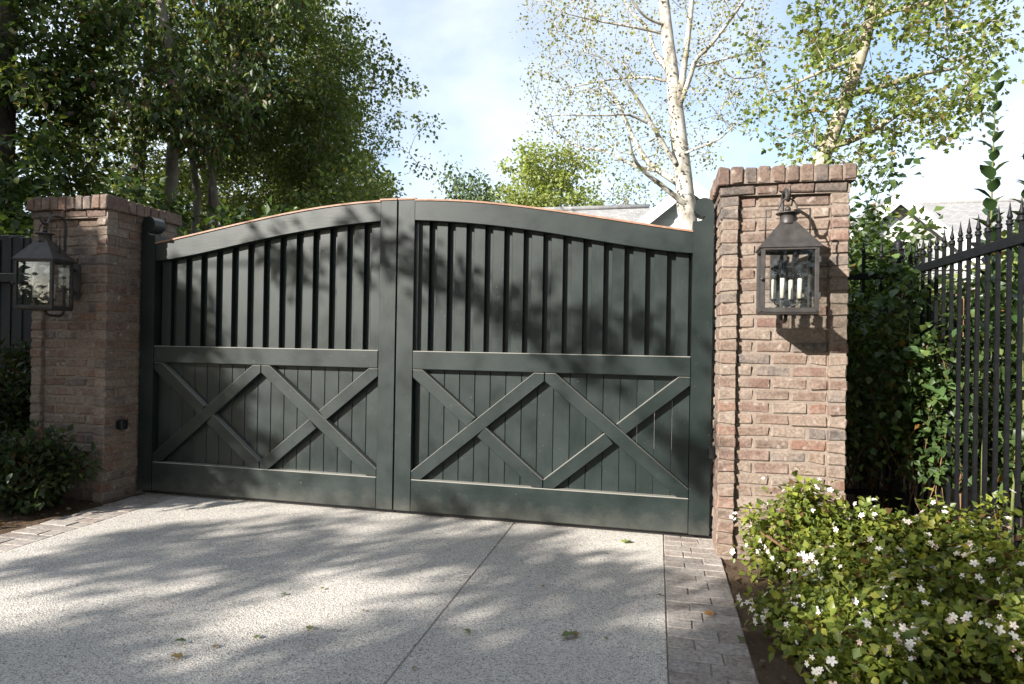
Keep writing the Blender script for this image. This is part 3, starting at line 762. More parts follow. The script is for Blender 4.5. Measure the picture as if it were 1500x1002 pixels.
    for ch in root.children:                                   # the hanging body is turned a little on its hook
        if not ch.name.startswith('bracket'):
            ch.rotation_euler = (0, 0, turn); ch.location = (yc*math.sin(turn), yc-yc*math.cos(turn), 0)
    return root
lantern('bronze lantern with cream candles on the pillar beside the flowering shrubs', 2.628, -0.03)
lantern('bronze lantern with cream candles on the shaded pillar with the black box', -2.615, 0.17)

# ------------------------------------------------------------------ iron fence
def picket_meshes(top=2.02):
    m = MB(); h = 0.0098; m.box(-h, h, -h, h, 0.03, top-0.001); a = m.mesh('picket', 'iron')
    m = MB(); m.lathe([(0.013, 0.0), (0.0185, 0.003), (0.019, 0.012), (0.0155, 0.017), (0.0185, 0.021), (0.018, 0.028), (0.012, 0.031)], (0, 0, top-0.006), 10)
    m.lathe([(0.009, 0.031), (0.0155, 0.044), (0.0145, 0.054), (0.0085, 0.078), (0.0048, 0.105), (0.0008, 0.135)], (0, 0, top-0.006), 8)
    return a, m.mesh('finial', 'iron')
PK, FN = picket_meshes()
def iron_fence(label, p0, p1, spacing, rails, posts=()):
    a, b = Vector(p0), Vector(p1); L = (b-a).length; ang = math.atan2(b.y-a.y, b.x-a.x)
    root = thing('iron_fence', label, 'fence', (a.x, a.y, 0), ang)
    for z0, z1 in rails:
        m = MB(); m.cbox(0, L, -0.018, 0.018, z0, z1, 0.003); m.build('rail', 'iron', root)
    n = int(L/spacing)
    for k in range(n+1):
        x = spacing*0.5 + k*spacing
        if x > L: break
        p = obj('picket', PK, root, (x, 0, 0)); obj('finial', FN, p)
    for x in posts:
        m = MB(); m.cbox(x-0.032, x+0.032, -0.0325, 0.0325, -0.1, 2.06, 0.003); q = m.build('post', 'iron', root)
        m = MB(); m.lathe([(0.03, 0), (0.042, 0.004), (0.042, 0.014), (0.026, 0.02), (0.034, 0.04), (0.03, 0.065), (0.012, 0.085)], (x, 0, 2.0605), 12); m.build('post_cap', 'iron', q)
    return root
iron_fence('black iron picket fence with spear finials behind the flowering shrubs', (3.84, 1.52), (3.84, -3.1), 0.1191, ((1.885, 1.945), (0.12, 0.165)), (0.0,))
iron_fence('black iron fence panel joining the lit pillar to the long picket fence', (3.03, 0.98), (3.78, 0.98), 0.125, ((1.84, 1.89), (0.17, 0.21)), (0.68,))

# ------------------------------------------------------------------ dark board fence
root = thing('board_fence', 'dark painted vertical board fence behind the shaded pillar', 'fence', (-3.02, 0.40, 0))
x = -0.005; k = 0
while x > -3.8:
    w = 0.139; m = MB(); zt = 2.235+random.uniform(-0.006, 0.006)+0.015*math.sin(k)
    m.cbox(x-w, x-0.003, 0.0+random.uniform(-0.003, 0.003), 0.022, 0.03, zt, 0.003); m.build('board', 'wood_fence', root)
    m = MB(); m.cbox(x-0.024, x+0.019, -0.012, -0.0045, 0.03, zt-0.02, 0.003); m.build('batten', 'wood_fence', root)
    x -= w; k += 1
for z in (1.80, 0.35):
    m = MB(); m.cbox(-3.8, -0.03, -0.050, -0.0125, z, z+0.085, 0.004); m.build('rail', 'wood_fence', root)

# ------------------------------------------------------------------ houses
def gable_house(label, name, origin, parts_fn):
    r = thing('house', label, 'house', origin); parts_fn(r, Vector(origin)); return r
def slab_roof(mb, a, b, c, d, th=0.14):
    a, b, c, d = (Vector(q) for q in (a, b, c, d)); n = (b-a).cross(d-a).normalized()
    if n.z < 0: n = -n
    V = [a, b, c, d]+[q-n*th for q in (a, b, c, d)]
    F = [(0, 1, 2, 3), (7, 6, 5, 4)]+[((i+1) % 4, i, 4+i, 4+(i+1) % 4) for i in range(4)]
    mb.add(V, F)
def front_gable(r, ax, ay, az, half, drop, depth, ov=0.35):
    """gable wall looking to -y with roof slopes, white rake boards and siding"""
    ez = az-drop
    m = MB(); m.prism([(ax-half, 0.0), (ax+half, 0.0), (ax+half, ez), (ax, az-0.16), (ax-half, ez)], ay, ay+depth); w = m.build('wall', 'siding', r)
    m = MB(); sl = drop/half; eo = 0.35
    slab_roof(m, (ax, ay-ov, az), (ax, ay+depth, az), (ax-half-eo, ay+depth, ez-sl*eo), (ax-half-eo, ay-ov, ez-sl*eo))
    slab_roof(m, (ax, ay-ov, az), (ax+half+eo, ay-ov, ez-sl*eo), (ax+half+eo, ay+depth, ez-sl*eo), (ax, ay+depth, az))
    rf = m.build('roof', 'roof', r)
    for s in (-1, 1):
        L = math.hypot(half+eo, drop+sl*eo); d = Vector((s*(half+eo), 0, -(drop+sl*eo)))/L; n = Vector((-d.z*s, 0, d.x*s)); n = n if n.z > 0 else -n
        A = Vector((ax, ay-ov-0.03, az-0.012)); B = A+d*L; h = 0.30
        V = [A, B, B-n*h, A-Vector((0, 0, h/max(0.3, n.z)))]; V2 = [q+Vector((0, 0.028, 0)) for q in V]
        m = MB(); m.add(V+V2, [(0, 1, 2, 3), (7, 6, 5, 4)]+[((i+1) % 4, i, 4+i, 4+(i+1) % 4) for i in range(4)]); m.build('rake_board', 'trim', r)
    for zz in (ez+0.02, ):
        m = MB(); m.cbox(ax-half-0.05, ax+half+0.05, ay-0.06, ay-0.005, zz-0.16, zz, 0.01); m.build('frieze_board', 'trim', r)
    m = MB(); m.prism([(ax-0.42, az-drop*0.72), (ax+0.42, az-drop*0.72), (ax+0.42, az-drop*0.55), (ax, az-drop*0.36), (ax-0.42, az-drop*0.55)], ay-0.05, ay-0.004); v_ = m.build('gable_vent', 'trim', r)
def side_roof(r, x0, x1, ye, ze, yr, zr, wall_y):
    m = MB(); slab_roof(m, (x0, ye, ze), (x1, ye, ze), (x1, yr, zr), (x0, yr, zr)); slab_roof(m, (x0, 2*yr-ye, ze), (x1, 2*yr-ye, ze), (x1, yr, zr), (x0, yr, zr)); m.build('roof', 'roof', r)
    m = MB(); m.box(x0+0.3, x1-0.3, wall_y, 2*yr-wall_y, 0, ze+0.25); m.build('wall', 'siding', r)
    m = MB(); m.tube([(x0, yr, zr+0.02), (x1, yr, zr+0.02)], 0.09, 8); m.build('ridge_cap', 'roof', r)
    m = MB(); m.cbox(x0, x1, ye-0.10, ye-0.02, ze-0.16, ze-0.02, 0.02); m.build('gutter', 'trim', r)
def h1(r, o):
    front_gable(r, 0, 0, 6.20, 2.5, 2.0, 4.5)
    side_roof(r, -7.5, -1.2, 0.2, 3.6, 2.6, 6.02, 0.8)
    side_roof(r, 1.2, 4.2, 0.6, 4.0, 2.7, 6.45, 1.1)
gable_house('grey roofed house with white gable behind the pale trunked tree', 'a', (2.78, 15.0, 0), h1)
def h2(r, o):
    front_gable(r, 0, 0, 5.80, 2.3, 2.1, 4.5)
    side_roof(r, 1.0, 9.0, 0.5, 4.55, 2.6, 6.0, 1.0)
gable_house('pale sided house with grey shingle roof seen above the iron fence', 'b', (8.5, 15.6, 0), h2)

# ------------------------------------------------------------------ pixel helper used while laying out the traced limbs of the two sycamores
def at(px, py, y):
    d = _f + _r2*((px-750)/925.7) - _u2*((py-501)/925.7)
    return tuple(CAM + d*((y-CAM.y)/d.y))

# ------------------------------------------------------------------ pale sycamore behind the gate
def limb(pxs, y0, y1, r0, r1):
    n = len(pxs); return ([at(px, py, y0+(y1-y0)*i/(n-1)) for i, (px, py) in enumerate(pxs)], [r0+(r1-r0)*i/(n-1) for i in range(n)])
def smooth(poly, times=2):
    pts, rad = poly
    for _ in range(times):
        P = [pts[0]]; R_ = [rad[0]]
        for i in range(len(pts)-1):
            a, b = Vector(pts[i]), Vector(pts[i+1])
            P += [tuple(a.lerp(b, 0.25)), tuple(a.lerp(b, 0.75))]; R_ += [rad[i]*0.75+rad[i+1]*0.25, rad[i]*0.25+rad[i+1]*0.75]
        P.append(pts[-1]); R_.append(rad[-1]); pts, rad = P, R_
    return pts, rad
tr = limb([(1010, 350), (1003, 280), (996, 215), (990, 160), (984, 105), (977, 50), (970, -20), (964, -120)], 8.0, 8.2, 0.185, 0.085)
b0 = (tr[0][0][0]+0.15, 8.0, -0.08)
trunk = ([b0]+tr[0], [0.25]+tr[1])
limbs = [
 limb([(993, 165), (1000, 110), (1007, 60), (1014, 0), (1018, -100)], 8.05, 7.6, 0.115, 0.05),
 limb([(1004, 300), (969, 271), (942, 251), (927, 232), (921, 200)], 7.9, 7.0, 0.085, 0.03),
 limb([(993, 268), (950, 240), (930, 209), (914, 170), (896, 135), (880, 124)], 8.0, 8.8, 0.10, 0.035),
 limb([(990, 240), (965, 201), (946, 166), (930, 139), (911, 112), (884, 85)], 7.9, 6.9, 0.075, 0.02),
 limb([(948, 180), (919, 166), (888, 170), (822, 168)], 7.4, 6.8, 0.04, 0.014),
 limb([(960, 250), (927, 243), (888, 220), (845, 218), (811, 189)], 8.0, 8.6, 0.06, 0.02),
 limb([(985, 110), (957, 77), (950, 39), (919, 15), (900, -40)], 8.2, 9.2, 0.085, 0.03),
 limb([(975, 37), (946, 27), (927, 4), (900, -50)], 8.1, 7.4, 0.05, 0.02),
 limb([(997, 150), (1012, 110), (1019, 85), (1039, 70), (1074, 23), (1097, -10)], 8.0, 7.2, 0.08, 0.03),
 limb([(1016, 98), (1054, 89), (1120, 71)], 7.8, 8.4, 0.04, 0.015),
 limb([(1002, 225), (1043, 209), (1058, 201), (1081, 178)], 7.9, 7.3, 0.035, 0.014),
 limb([(985, 120), (940, 112), (880, 118), (830, 130)], 8.1, 8.9, 0.045, 0.015),
 limb([(976, 50), (930, 40), (870, 30), (830, 20)], 8.2, 7.4, 0.045, 0.015),
]
rng = np.random.default_rng(3)
cc = []
for k in range(900):
    px, py = rng.uniform(770, 1125), rng.uniform(-160, 250)
    e = ((px-945)/185)**2 + ((py-60)/200)**2
    if e > 1.05 or (px > 1045 and py > 190): continue
    yy = rng.uniform(6.6, 9.6)
    if yy < 8.3 and abs(px-np.interp(py, [-160, 50, 200, 350], [962, 977, 995, 1010])) < 26: continue
    cc.append(at(px, py, yy))
make_tree('sycamore_tree', 'pale barked tree with sparse young leaves behind the arched gate', 'tree', None, [smooth(trunk, 1)]+[smooth((l[0], [x*0.66 for x in l[1]]), 2) for l in limbs], np.array(cc), 0.30, 13, 0.056, 0.42,
          [(0.22, 0.23, 0.07, 3), (0.29, 0.29, 0.10, 3), (0.16, 0.17, 0.05, 2), (0.24, 0.19, 0.09, 1)], 'bark_syc', 5, flat=0.9, droop=0.2, lobed=False, tip=0.0045, bend=0.22)

# leafier sycamore behind the lit pillar
tr = limb([(1190, 262), (1212, 215), (1232, 165), (1245, 125), (1262, 80), (1276, 25), (1285, -40), (1290, -120)], 4.6, 4.8, 0.105, 0.055)
trunk = ([(tr[0][0][0]-0.45, 4.6, -0.08)]+tr[0], [0.15]+tr[1])
limbs = [limb([(1215, 215), (1250, 205), (1290, 185), (1320, 165)], 4.5, 4.0, 0.05, 0.02),
         limb([(1240, 140), (1290, 128), (1340, 110), (1400, 100)], 4.6, 5.2, 0.05, 0.02),
         limb([(1262, 80), (1230, 95), (1190, 110), (1150, 130)], 4.7, 5.2, 0.04, 0.015),
         limb([(1276, 25), (1330, 10), (1400, 0)], 4.8, 4.2, 0.045, 0.02)]
cc = []
for k in range(900):
    px, py = rng.uniform(1085, 1500), rng.uniform(-200, 275)
    e = ((px-1275)/205)**2 + ((py-40)/235)**2
    if e > 1: continue
    if py > 200 and px > 1290: continue
    if px < 1150 and py < 130 and rng.random() < 0.8: continue
    cc.append(at(px, py, rng.uniform(3.6, 6.2)))
cc = np.array(cc[:280])
make_tree('sycamore_tree', 'leafy pale barked tree rising behind the lit brick pillar', 'tree', None, [smooth(trunk, 1)]+[smooth(l, 1) for l in limbs], cc, 0.30, 36, 0.066, 0.5,
          [(0.15, 0.20, 0.05, 3), (0.22, 0.26, 0.07, 3), (0.10, 0.14, 0.04, 2), (0.22, 0.17, 0.07, 0.6)], 'bark_tan', 6, flat=0.8, droop=0.35, lobed=True, tip=0.005)

# ------------------------------------------------------------------ dark broadleaf trees behind the shaded pillar
DARK = [(0.065, 0.10, 0.03, 4), (0.09, 0.135, 0.038, 3), (0.045, 0.075, 0.024, 3), (0.16, 0.18, 0.045, 1), (0.13, 0.10, 0.04, 0.5)]
MID = [(0.09, 0.13, 0.038, 4), (0.12, 0.16, 0.048, 3), (0.065, 0.10, 0.03, 2), (0.17, 0.18, 0.05, 1)]
LITE = [(0.12, 0.155, 0.045, 4), (0.155, 0.19, 0.055, 3), (0.085, 0.12, 0.036, 2), (0.20, 0.21, 0.06, 1)]
def wob(pts, amp, seed):
    r = np.random.default_rng(seed); return [tuple(np.array(p)+(r.normal(0, amp, 3)*np.array([1, 1, 0.2]) if 0 < i else 0)) for i, p in enumerate(pts)]
trunkA = ([(-6.0, 4.5, -0.08)]+[at(px, py, 4.5) for px, py in ((250, 300), (253, 220), (266, 160), (260, 120), (245, 50), (235, 0), (232, -80), (236, -180))], [0.13, 0.10, 0.092, 0.088, 0.08, 0.072, 0.065, 0.058, 0.04])
cA = np.concatenate([ellipsoid_points((-5.9, 4.6, 7.2), (2.3, 1.6, 2.6), 190, np.random.default_rng(21), 0.35, 3.9), ellipsoid_points((-5.3, 3.9, 4.9), (1.3, 0.9, 0.8), 45, np.random.default_rng(22), 0.2)])
ta = np.array(trunkA[0]); tx = np.interp(cA[:, 2], ta[:, 2], ta[:, 0])
cA = cA[~((cA[:, 1] < 4.75) & (np.abs(cA[:, 0]+(4.5-cA[:, 1])*0.88-tx) < 0.42))]
make_tree('broadleaf_tree', 'grey trunked leafy tree rising just behind the shaded pillar', 'tree', 'trees beyond the gate', [trunkA], cA, 0.38, 62, 0.12, 0.27, DARK+[(0.12, 0.06, 0.035, 0.8)], 'bark_grey', 31, droop=0.9)
trunkB = (wob([(-5.75, 5.6, -0.08), (-5.8, 5.6, 2.5), (-5.85, 5.5, 3.7), (-5.95, 5.5, 4.6), (-5.8, 5.6, 6.0), (-5.6, 5.7, 8.0)], 0.05, 3), [0.085, 0.07, 0.062, 0.056, 0.05, 0.03])
stemB2 = (wob([(-6.05, 5.7, -0.08), (-6.1, 5.6, 2.5), (-6.05, 5.6, 4.0), (-6.3, 5.8, 6.0)], 0.06, 4), [0.07, 0.055, 0.05, 0.03])
stemB3 = (wob([(-6.65, 6.0, -0.08), (-6.6, 5.9, 2.5), (-6.7, 5.9, 4.0), (-7.0, 5.9, 6.5)], 0.06, 5), [0.09, 0.08, 0.07, 0.04])
cB = ellipsoid_points((-5.6, 6.3, 6.3), (2.4, 1.3, 3.2), 210, np.random.default_rng(23), 0.3, 4.3)
make_tree('broadleaf_tree', 'leafy tree with several thin stems rising behind the gate', 'tree', 'trees beyond the gate', [trunkB, stemB2, stemB3], cB, 0.42, 80, 0.09, 0.36, MID, 'bark_grey', 32)
trunkC = (wob([(-6.0, 8.0, -0.08), (-5.9, 8.0, 3), (-5.7, 8.0, 5), (-5.4, 8.1, 8)], 0.06, 6), [0.19, 0.16, 0.13, 0.06])
cC = np.concatenate([ellipsoid_points((-5.5, 8.3, 6.6), (2.0, 1.6, 4.0), 240, np.random.default_rng(24), 0.35, 2.6), ellipsoid_points((-4.4, 7.6, 4.6), (0.9, 0.9, 1.6), 60, np.random.default_rng(25), 0.3)])
cC[:, 0] -= 0.65
make_tree('broadleaf_tree', 'dense small leaved tree standing against the open sky', 'tree', 'trees beyond the gate', [trunkC], cC, 0.60, 120, 0.075, 0.34, LITE, 'bark_dark', 33, droop=0.5)
trunkD = (wob([(-8.0, 2.9, -0.08), (-7.7, 3.0, 2), (-7.55, 3.0, 4.2), (-7.6, 3.0, 7)], 0.05, 7), [0.24, 0.2, 0.18, 0.1])
cD = ellipsoid_points((-7.8, 3.1, 5.2), (1.9, 1.2, 3.2), 260, np.random.default_rng(26), 0.3, 2.1)
make_tree('broadleaf_tree', 'dark thick trunked tree rising over the board fence', 'tree', 'trees beyond the gate', [trunkD], cD, 0.40, 66, 0.11, 0.32, DARK, 'bark_dark', 34)
trunkE = (wob([(-10.5, 8.5, -0.08), (-10.4, 8.5, 3), (-10.3, 8.6, 6), (-10.2, 8.6, 9)], 0.08, 8), [0.22, 0.18, 0.14, 0.07])
cE = ellipsoid_points((-10.4, 8.8, 6.3), (3.4, 1.6, 4.4), 300, np.random.default_rng(27), 0.3, 2.2)
make_tree('broadleaf_tree', 'background tree filling the gaps between the darker trunks', 'tree', 'trees beyond the gate', [trunkE], cE, 0.5, 60, 0.11, 0.36, LITE, 'bark_dark', 35)
trunkG = (wob([(-7.4, 11.0, -0.08), (-7.3, 11, 3), (-7.2, 11, 6), (-7.0, 11, 9)], 0.08, 9), [0.2, 0.17, 0.13, 0.07])
cG = ellipsoid_points((-7.3, 11.2, 5.6), (2.6, 1.5, 4.6), 240, np.random.default_rng(28), 0.3, 1.8)
make_tree('broadleaf_tree', 'background tree deep behind the thin stemmed tree', 'tree', 'trees beyond the gate', [trunkG], cG, 0.48, 66, 0.11, 0.36, LITE, 'bark_dark', 36)

for lab_, x_, y_, sd_ in (('bushy tree closing the view behind the grey trunked tree', -11.2, 12.0, 37), ('bushy tree closing the view behind the thin stemmed tree', -8.6, 14.0, 38)):
    tk_ = (wob([(x_, y_, -0.08), (x_, y_, 2), (x_, y_, 4), (x_, y_, 7)], 0.08, sd_), [0.2, 0.17, 0.13, 0.06])
    make_tree('broadleaf_tree', lab_, 'tree', 'trees beyond the gate', [tk_], ellipsoid_points((x_, y_, 4.4), (2.7, 1.5, 3.6), 230, np.random.default_rng(sd_), 0.25, 0.8), 0.55, 85, 0.12, 0.36, LITE, 'bark_dark', sd_)

# evergreen shrubs just inside the gate and the board fence
def shrub(name, label, base, r, h, n, seed, palette, leaf_len, per=60, R=0.26, leaf_w=0.32, group=None, zmin=0.1, bark='bark_dark', n_leaf=0, leaf_key=None, droop=0.2):
    rg = np.random.default_rng(seed); b = np.array(base, float)
    root = thing(name, label, 'shrub', tuple(b), 0, group)
    C = ellipsoid_points((0, 0, h*0.52), (r[0], r[1], h*0.5), n, rg, 0.35, zmin)
    stems = [([(rg.normal(0, 0.05), rg.normal(0, 0.05), -0.04), (rg.normal(0, r[0]*0.2), rg.normal(0, r[1]*0.2), h*0.3), (rg.normal(0, r[0]*0.4), rg.normal(0, r[1]*0.4), h*0.62)], [0.02*h+0.004, 0.016*h+0.003, 0.006]) for _ in range(4)]
    obj('stems', skeleton_mesh(stems, C, rg, bark, tip=0.003, bend=0.15, name='stems'), root)
    pos, d, nr = clump_leaves(C, R, per, rg, 0.85, droop)
    m = len(pos); L = leaf_len*rg.uniform(0.5, 1.45, m)
    keep = np.ones(m, bool)
    fo = obj('foliage', leaf_mesh('foliage', pos[keep], d[keep], nr[keep], L[keep], L[keep]*leaf_w, palette, rng=rg), root); fo['kind'] = 'stuff'
    return root, C, rg
HEDGE = [(0.03, 0.055, 0.018, 3), (0.045, 0.075, 0.022, 3), (0.06, 0.095, 0.028, 2), (0.09, 0.11, 0.03, 0.6)]
shrub('shrub', 'tall dark shrub filling the space behind the shaded pillar cap', (-4.1, 1.9, 0), (1.1, 0.6), 3.0, 130, 41, HEDGE, 0.10, 70, 0.30, group='evergreen shrubs inside the gate')
shrub('shrub', 'dark shrub showing just over the lower end of the arched rail', (-2.75, 2.4, 0), (1.0, 0.6), 2.95, 130, 42, HEDGE, 0.10, 70, 0.30, group='evergreen shrubs inside the gate')
shrub('shrub', 'broad shrub under the dense small leaved tree', (-3.3, 5.0, 0), (1.5, 0.8), 3.7, 160, 43, MID, 0.085, 90, 0.36, group='evergreen shrubs inside the gate')
shrub('shrub', 'shrub mass behind the board fence under the dark tree', (-6.2, 1.9, 0), (1.5, 0.6), 3.3, 160, 44, HEDGE, 0.11, 70, 0.32, group='evergreen shrubs inside the gate')

shrub('shrub', 'pale green shrub between the stems of the leafy trees', (-7.6, 7.6, 0), (2.0, 0.9), 4.3, 190, 45, LITE, 0.085, 70, 0.36, group='evergreen shrubs inside the gate')
shrub('shrub', 'pale green shrub behind the dense small leaved tree', (-4.4, 10.2, 0), (1.9, 0.9), 4.4, 170, 46, LITE, 0.09, 70, 0.38, group='evergreen shrubs inside the gate')

# ------------------------------------------------------------------ far trees beyond the gate
LIME = [(0.24, 0.29, 0.08, 3), (0.30, 0.33, 0.11, 3), (0.18, 0.23, 0.07, 2)]
FARG = [(0.07, 0.11, 0.045, 3), (0.10, 0.14, 0.055, 2), (0.13, 0.16, 0.06, 1)]
def far_tree(label, c, r, n, seed, pal, R=0.6, per=90, leaf=0.15, droop=0.4, flat=0.8, name='distant_tree', shell=0.3):
    rg = np.random.default_rng(seed); x, y, z = c
    tk = (wob([(x, y, -0.08), (x, y, z*0.4), (x+0.1, y, z*0.75), (x, y, z+r[2]*0.5)], 0.12, seed), [0.22, 0.18, 0.12, 0.05])
    return make_tree(name, label, 'tree', 'distant trees beyond the house', [tk], ellipsoid_points(c, r, n, rg, shell, 1.0), R, per, leaf, 0.35, pal, 'bark_grey', seed, flat=flat, droop=droop)
far_tree('distant yellow green tree at the edge of the dark tree wall', (-7.6, 15.5, 4.9), (1.3, 1.4, 2.2), 120, 51, LIME+FARG)
far_tree('distant drooping dark green tree beside the lime green one', (-5.2, 18.5, 4.9), (1.5, 1.4, 2.7), 130, 52, FARG, droop=1.2, flat=1.3)
far_tree('distant lime green tree with upright branches above the house roof', (-2.8, 22.0, 7.0), (2.5, 1.8, 3.2), 230, 53, LIME, R=0.55, per=60, leaf=0.16)
far_tree('distant sparse tree with bare pale twigs above the house roof', (0.6, 22.5, 6.0), (2.0, 1.4, 2.9), 150, 54, LIME+FARG, R=0.45, per=20, leaf=0.13)

# ------------------------------------------------------------------ greenery behind the iron fence
VINE = [(0.06, 0.10, 0.033, 4), (0.09, 0.14, 0.042, 3), (0.042, 0.07, 0.026, 2), (0.14, 0.19, 0.05, 1), (0.22, 0.12, 0.03, 0.15)]
shrub('shrub', 'tall dark shrub between the lit pillar and the fence corner', (3.75, 1.75, 0), (0.55, 0.42), 2.65, 120, 61, VINE, 0.075, 60, 0.22, 0.36, 'shrubs behind the iron fence')
shrub('shrub', 'loose shrub right behind the long row of iron pickets', (4.45, 0.9, 0), (0.45, 0.75), 2.0, 80, 62, VINE, 0.085, 46, 0.24, 0.36, 'shrubs behind the iron fence')
shrub('shrub', 'low leafy shrub at the foot of the iron pickets on the garden side', (4.4, -0.35, 0), (0.4, 0.6), 1.5, 60, 63, VINE, 0.085, 44, 0.22, 0.36, 'shrubs behind the iron fence')
shrub('shrub', 'sunny shrub deeper in the garden seen through the iron pickets', (5.6, 3.0, 0), (1.1, 0.9), 2.5, 110, 64, LITE+LIME, 0.09, 60, 0.3, 0.36, 'shrubs behind the iron fence')
shrub('shrub', 'shrub deep behind the fence panel next to the lit pillar', (4.2, 3.3, 0), (0.9, 0.7), 2.4, 90, 65, VINE+MID, 0.09, 60, 0.28, 0.36, 'shrubs behind the iron fence')

# shared leaf shapes for single leaves
def single_leaf(L, w, mat, lobed=False, name='leaf'):
    if lobed:
        prof = [(0, 0, 0), (0.16, 0.75, 0.03), (0.36, 1.0, 0.05), (0.48, 0.55, 0.02), (0.66, 0.7, 0.03), (0.8, 0.3, -0.02), (1.0, 0, -0.12)]
    else:
        prof = [(0, 0, 0), (0.2, 0.72, 0.05), (0.45, 1.0, 0.07), (0.72, 0.68, 0.03), (1.0, 0, -0.08)]
    V = [(0, 0, 0)]; mids = []; Ls = []; Rs = []
    for (a, b, z) in prof[1:-1]:
        mids.append(len(V)); V.append((0, a*L, z*0.1*L)); Ls.append(len(V)); V.append((-b*w*L, a*L, z*L+0.06*L*b)); Rs.append(len(V)); V.append((b*w*L, a*L, z*L+0.06*L*b))
    tip = len(V); V.append((0, L, prof[-1][2]*L))
    F = [(0, mids[0], Ls[0]), (0, Rs[0], mids[0])]
    for i in range(len(mids)-1): F += [(mids[i], mids[i+1], Ls[i+1], Ls[i]), (mids[i], Rs[i], Rs[i+1], mids[i+1])]
    F += [(mids[-1], tip, Ls[-1]), (mids[-1], Rs[-1], tip)]
    m = MB(); m.add(V, F, True); return m.mesh(name, mat)
def orient(direction, up):
    d = Vector(direction).normalized(); u = Vector(up); u = (u-d*u.dot(d))
    u = u.normalized() if u.length > 1e-4 else Vector((1, 0, 0)); s = d.cross(u)
    return Matrix((s, d, u)).transposed().to_euler()
VL = single_leaf(0.085, 0.34, 'leaf_vine'); GL = single_leaf(0.125, 0.33, 'leaf_glossy'); BL = [single_leaf(0.053, 0.36, 'leaf_bush', True), single_leaf(0.044, 0.36, 'leaf_bush')]
DL_ = single_leaf(0.07, 0.27, 'leaf_left')

# climbing rose on the fence corner
rg = np.random.default_rng(71)
vine = thing('climbing_vine', 'climbing vine with sunlit leaves spilling through the fence corner', 'vine', (3.72, 1.15, 0))
m = MB(); tips = []; spill = []
for k in range(26):
    p = Vector((rg.uniform(-0.35, 0.12), rg.uniform(-0.15, 0.25), -0.02)); pts = [p.copy()]; d = Vector((rg.normal(0, 0.25), rg.normal(-0.2, 0.25), 1.0)); hh = rg.uniform(1.6, 2.75)
    while pts[-1].z < hh and len(pts) < 26:
        d = (d+Vector((rg.normal(0, 0.28), rg.normal(-0.03, 0.28), 0.12-0.02*len(pts)))).normalized(); q = pts[-1]+d*0.14
        q.x = min(max(q.x, -0.62), 0.22); q.y = min(max(q.y, -0.70), 0.45)
        pts.append(q)
        if q.z > 0.45: tips.append((q.copy(), d.copy()))
    m.tube(pts, [0.007-0.0045*i/len(pts) for i in range(len(pts))], 5)
m.build('stems', 'stem', vine)
for k in range(9):
    e_ = Vector((rg.normal(-0.12, 0.10), rg.normal(-0.62, 0.16), rg.normal(1.35, 0.3))); st_ = Vector((rg.uniform(-0.1, 0.1), -0.05, e_.z+rg.uniform(-0.2, 0.4)))
    path = [st_.lerp(e_, f)+Vector((rg.normal(0, 0.02)-0.06*math.sin(3.1*f), 0, 0.16*math.sin(3.1*f)-0.25*f*f)) for f in np.linspace(0, 1, 8)]
    mm = MB(); mm.tube(path, 0.0035, 5); mm.build('stem', 'stem_green', vine)
    tips += [(q, Vector((-0.3, -0.8, -0.2))) for q in path[2:]]*2; spill += [(q, Vector((-0.3, -0.8, -0.2))) for q in path[2:]]
front = spill*5+[t_ for t_ in tips if t_[0].y < 0.0 and 0.6 < t_[0].z < 2.3] + [t_ for t_ in tips if t_[0].z > 1.9]
for k in range(290):
    q, d = front[int(rg.integers(len(front)))]
    off = Vector((rg.normal(-0.04, 0.06), rg.normal(-0.05, 0.06), rg.normal(0, 0.06)))
    dr = d*0.2+Vector((rg.normal(0, 0.6), rg.normal(-0.35, 0.5), rg.normal(-0.3, 0.4)))
    obj('leaf', VL, vine, q+off, orient(dr, (rg.normal(-0.3, 0.3), rg.normal(-0.4, 0.3), 1)), rg.uniform(0.65, 1.15))
C = np.array([tuple(q) for q, d in tips if rg.random() < 0.85])
pos, d, nr = clump_leaves(C, 0.13, 16, rg, 1.0, 0.3); L = 0.066*rg.uniform(0.6, 1.2, len(pos))
fo = obj('foliage', leaf_mesh('foliage', pos, d, nr, L, L*0.36, VINE, rng=rg), vine); fo['kind'] = 'stuff'

# tall upright shoots behind the pickets
def shoot(label, base, top, seed, n):
    rg = np.random.default_rng(seed); b, tp = Vector(base), Vector(top)
    root = thing('tall_shoot', label, 'plant', tuple(b), 0, 'tall shoots above the iron fence')
    pts = [Vector((0, 0, -0.03))]+[(tp-b)*f + Vector((rg.normal(0, 0.012), rg.normal(0, 0.012), 0)) for f in np.linspace(0.15, 1, 9)]
    m = MB(); m.tube(pts, [0.011-0.0008*i for i in range(len(pts))], 6); m.build('stem', 'stem_green', root)
    for k in range(n):
        f = 0.42+0.58*k/(n-1); j = f*(len(pts)-1); i = min(int(j), len(pts)-2); p = pts[i].lerp(pts[i+1], j-i); a = k*2.4+rg.normal(0, 0.3)
        sz = (1.1-0.45*max(0, f-0.75)/0.25)*rg.uniform(0.75, 1.1)
        obj('leaf', GL, root, p, orient((math.cos(a)*0.8, math.sin(a)*0.8, 0.75+0.8*max(0, f-0.8)), (math.cos(a)*-0.6, math.sin(a)*-0.6, 0.8)), sz)
shoot('tallest leafy upright shoot above the iron fence', (3.99, 0.32, 0), (4.055, 0.3, 3.15), 1, 44)
shoot('leafy upright shoot beside the tallest one, leaning outward', (4.12, 0.22, 0), (4.215, 0.2, 2.95), 2, 36)
shoot('shorter leafy shoot between the tall ones and the pickets', (4.10, 0.05, 0), (4.14, 0.05, 2.55), 3, 28)

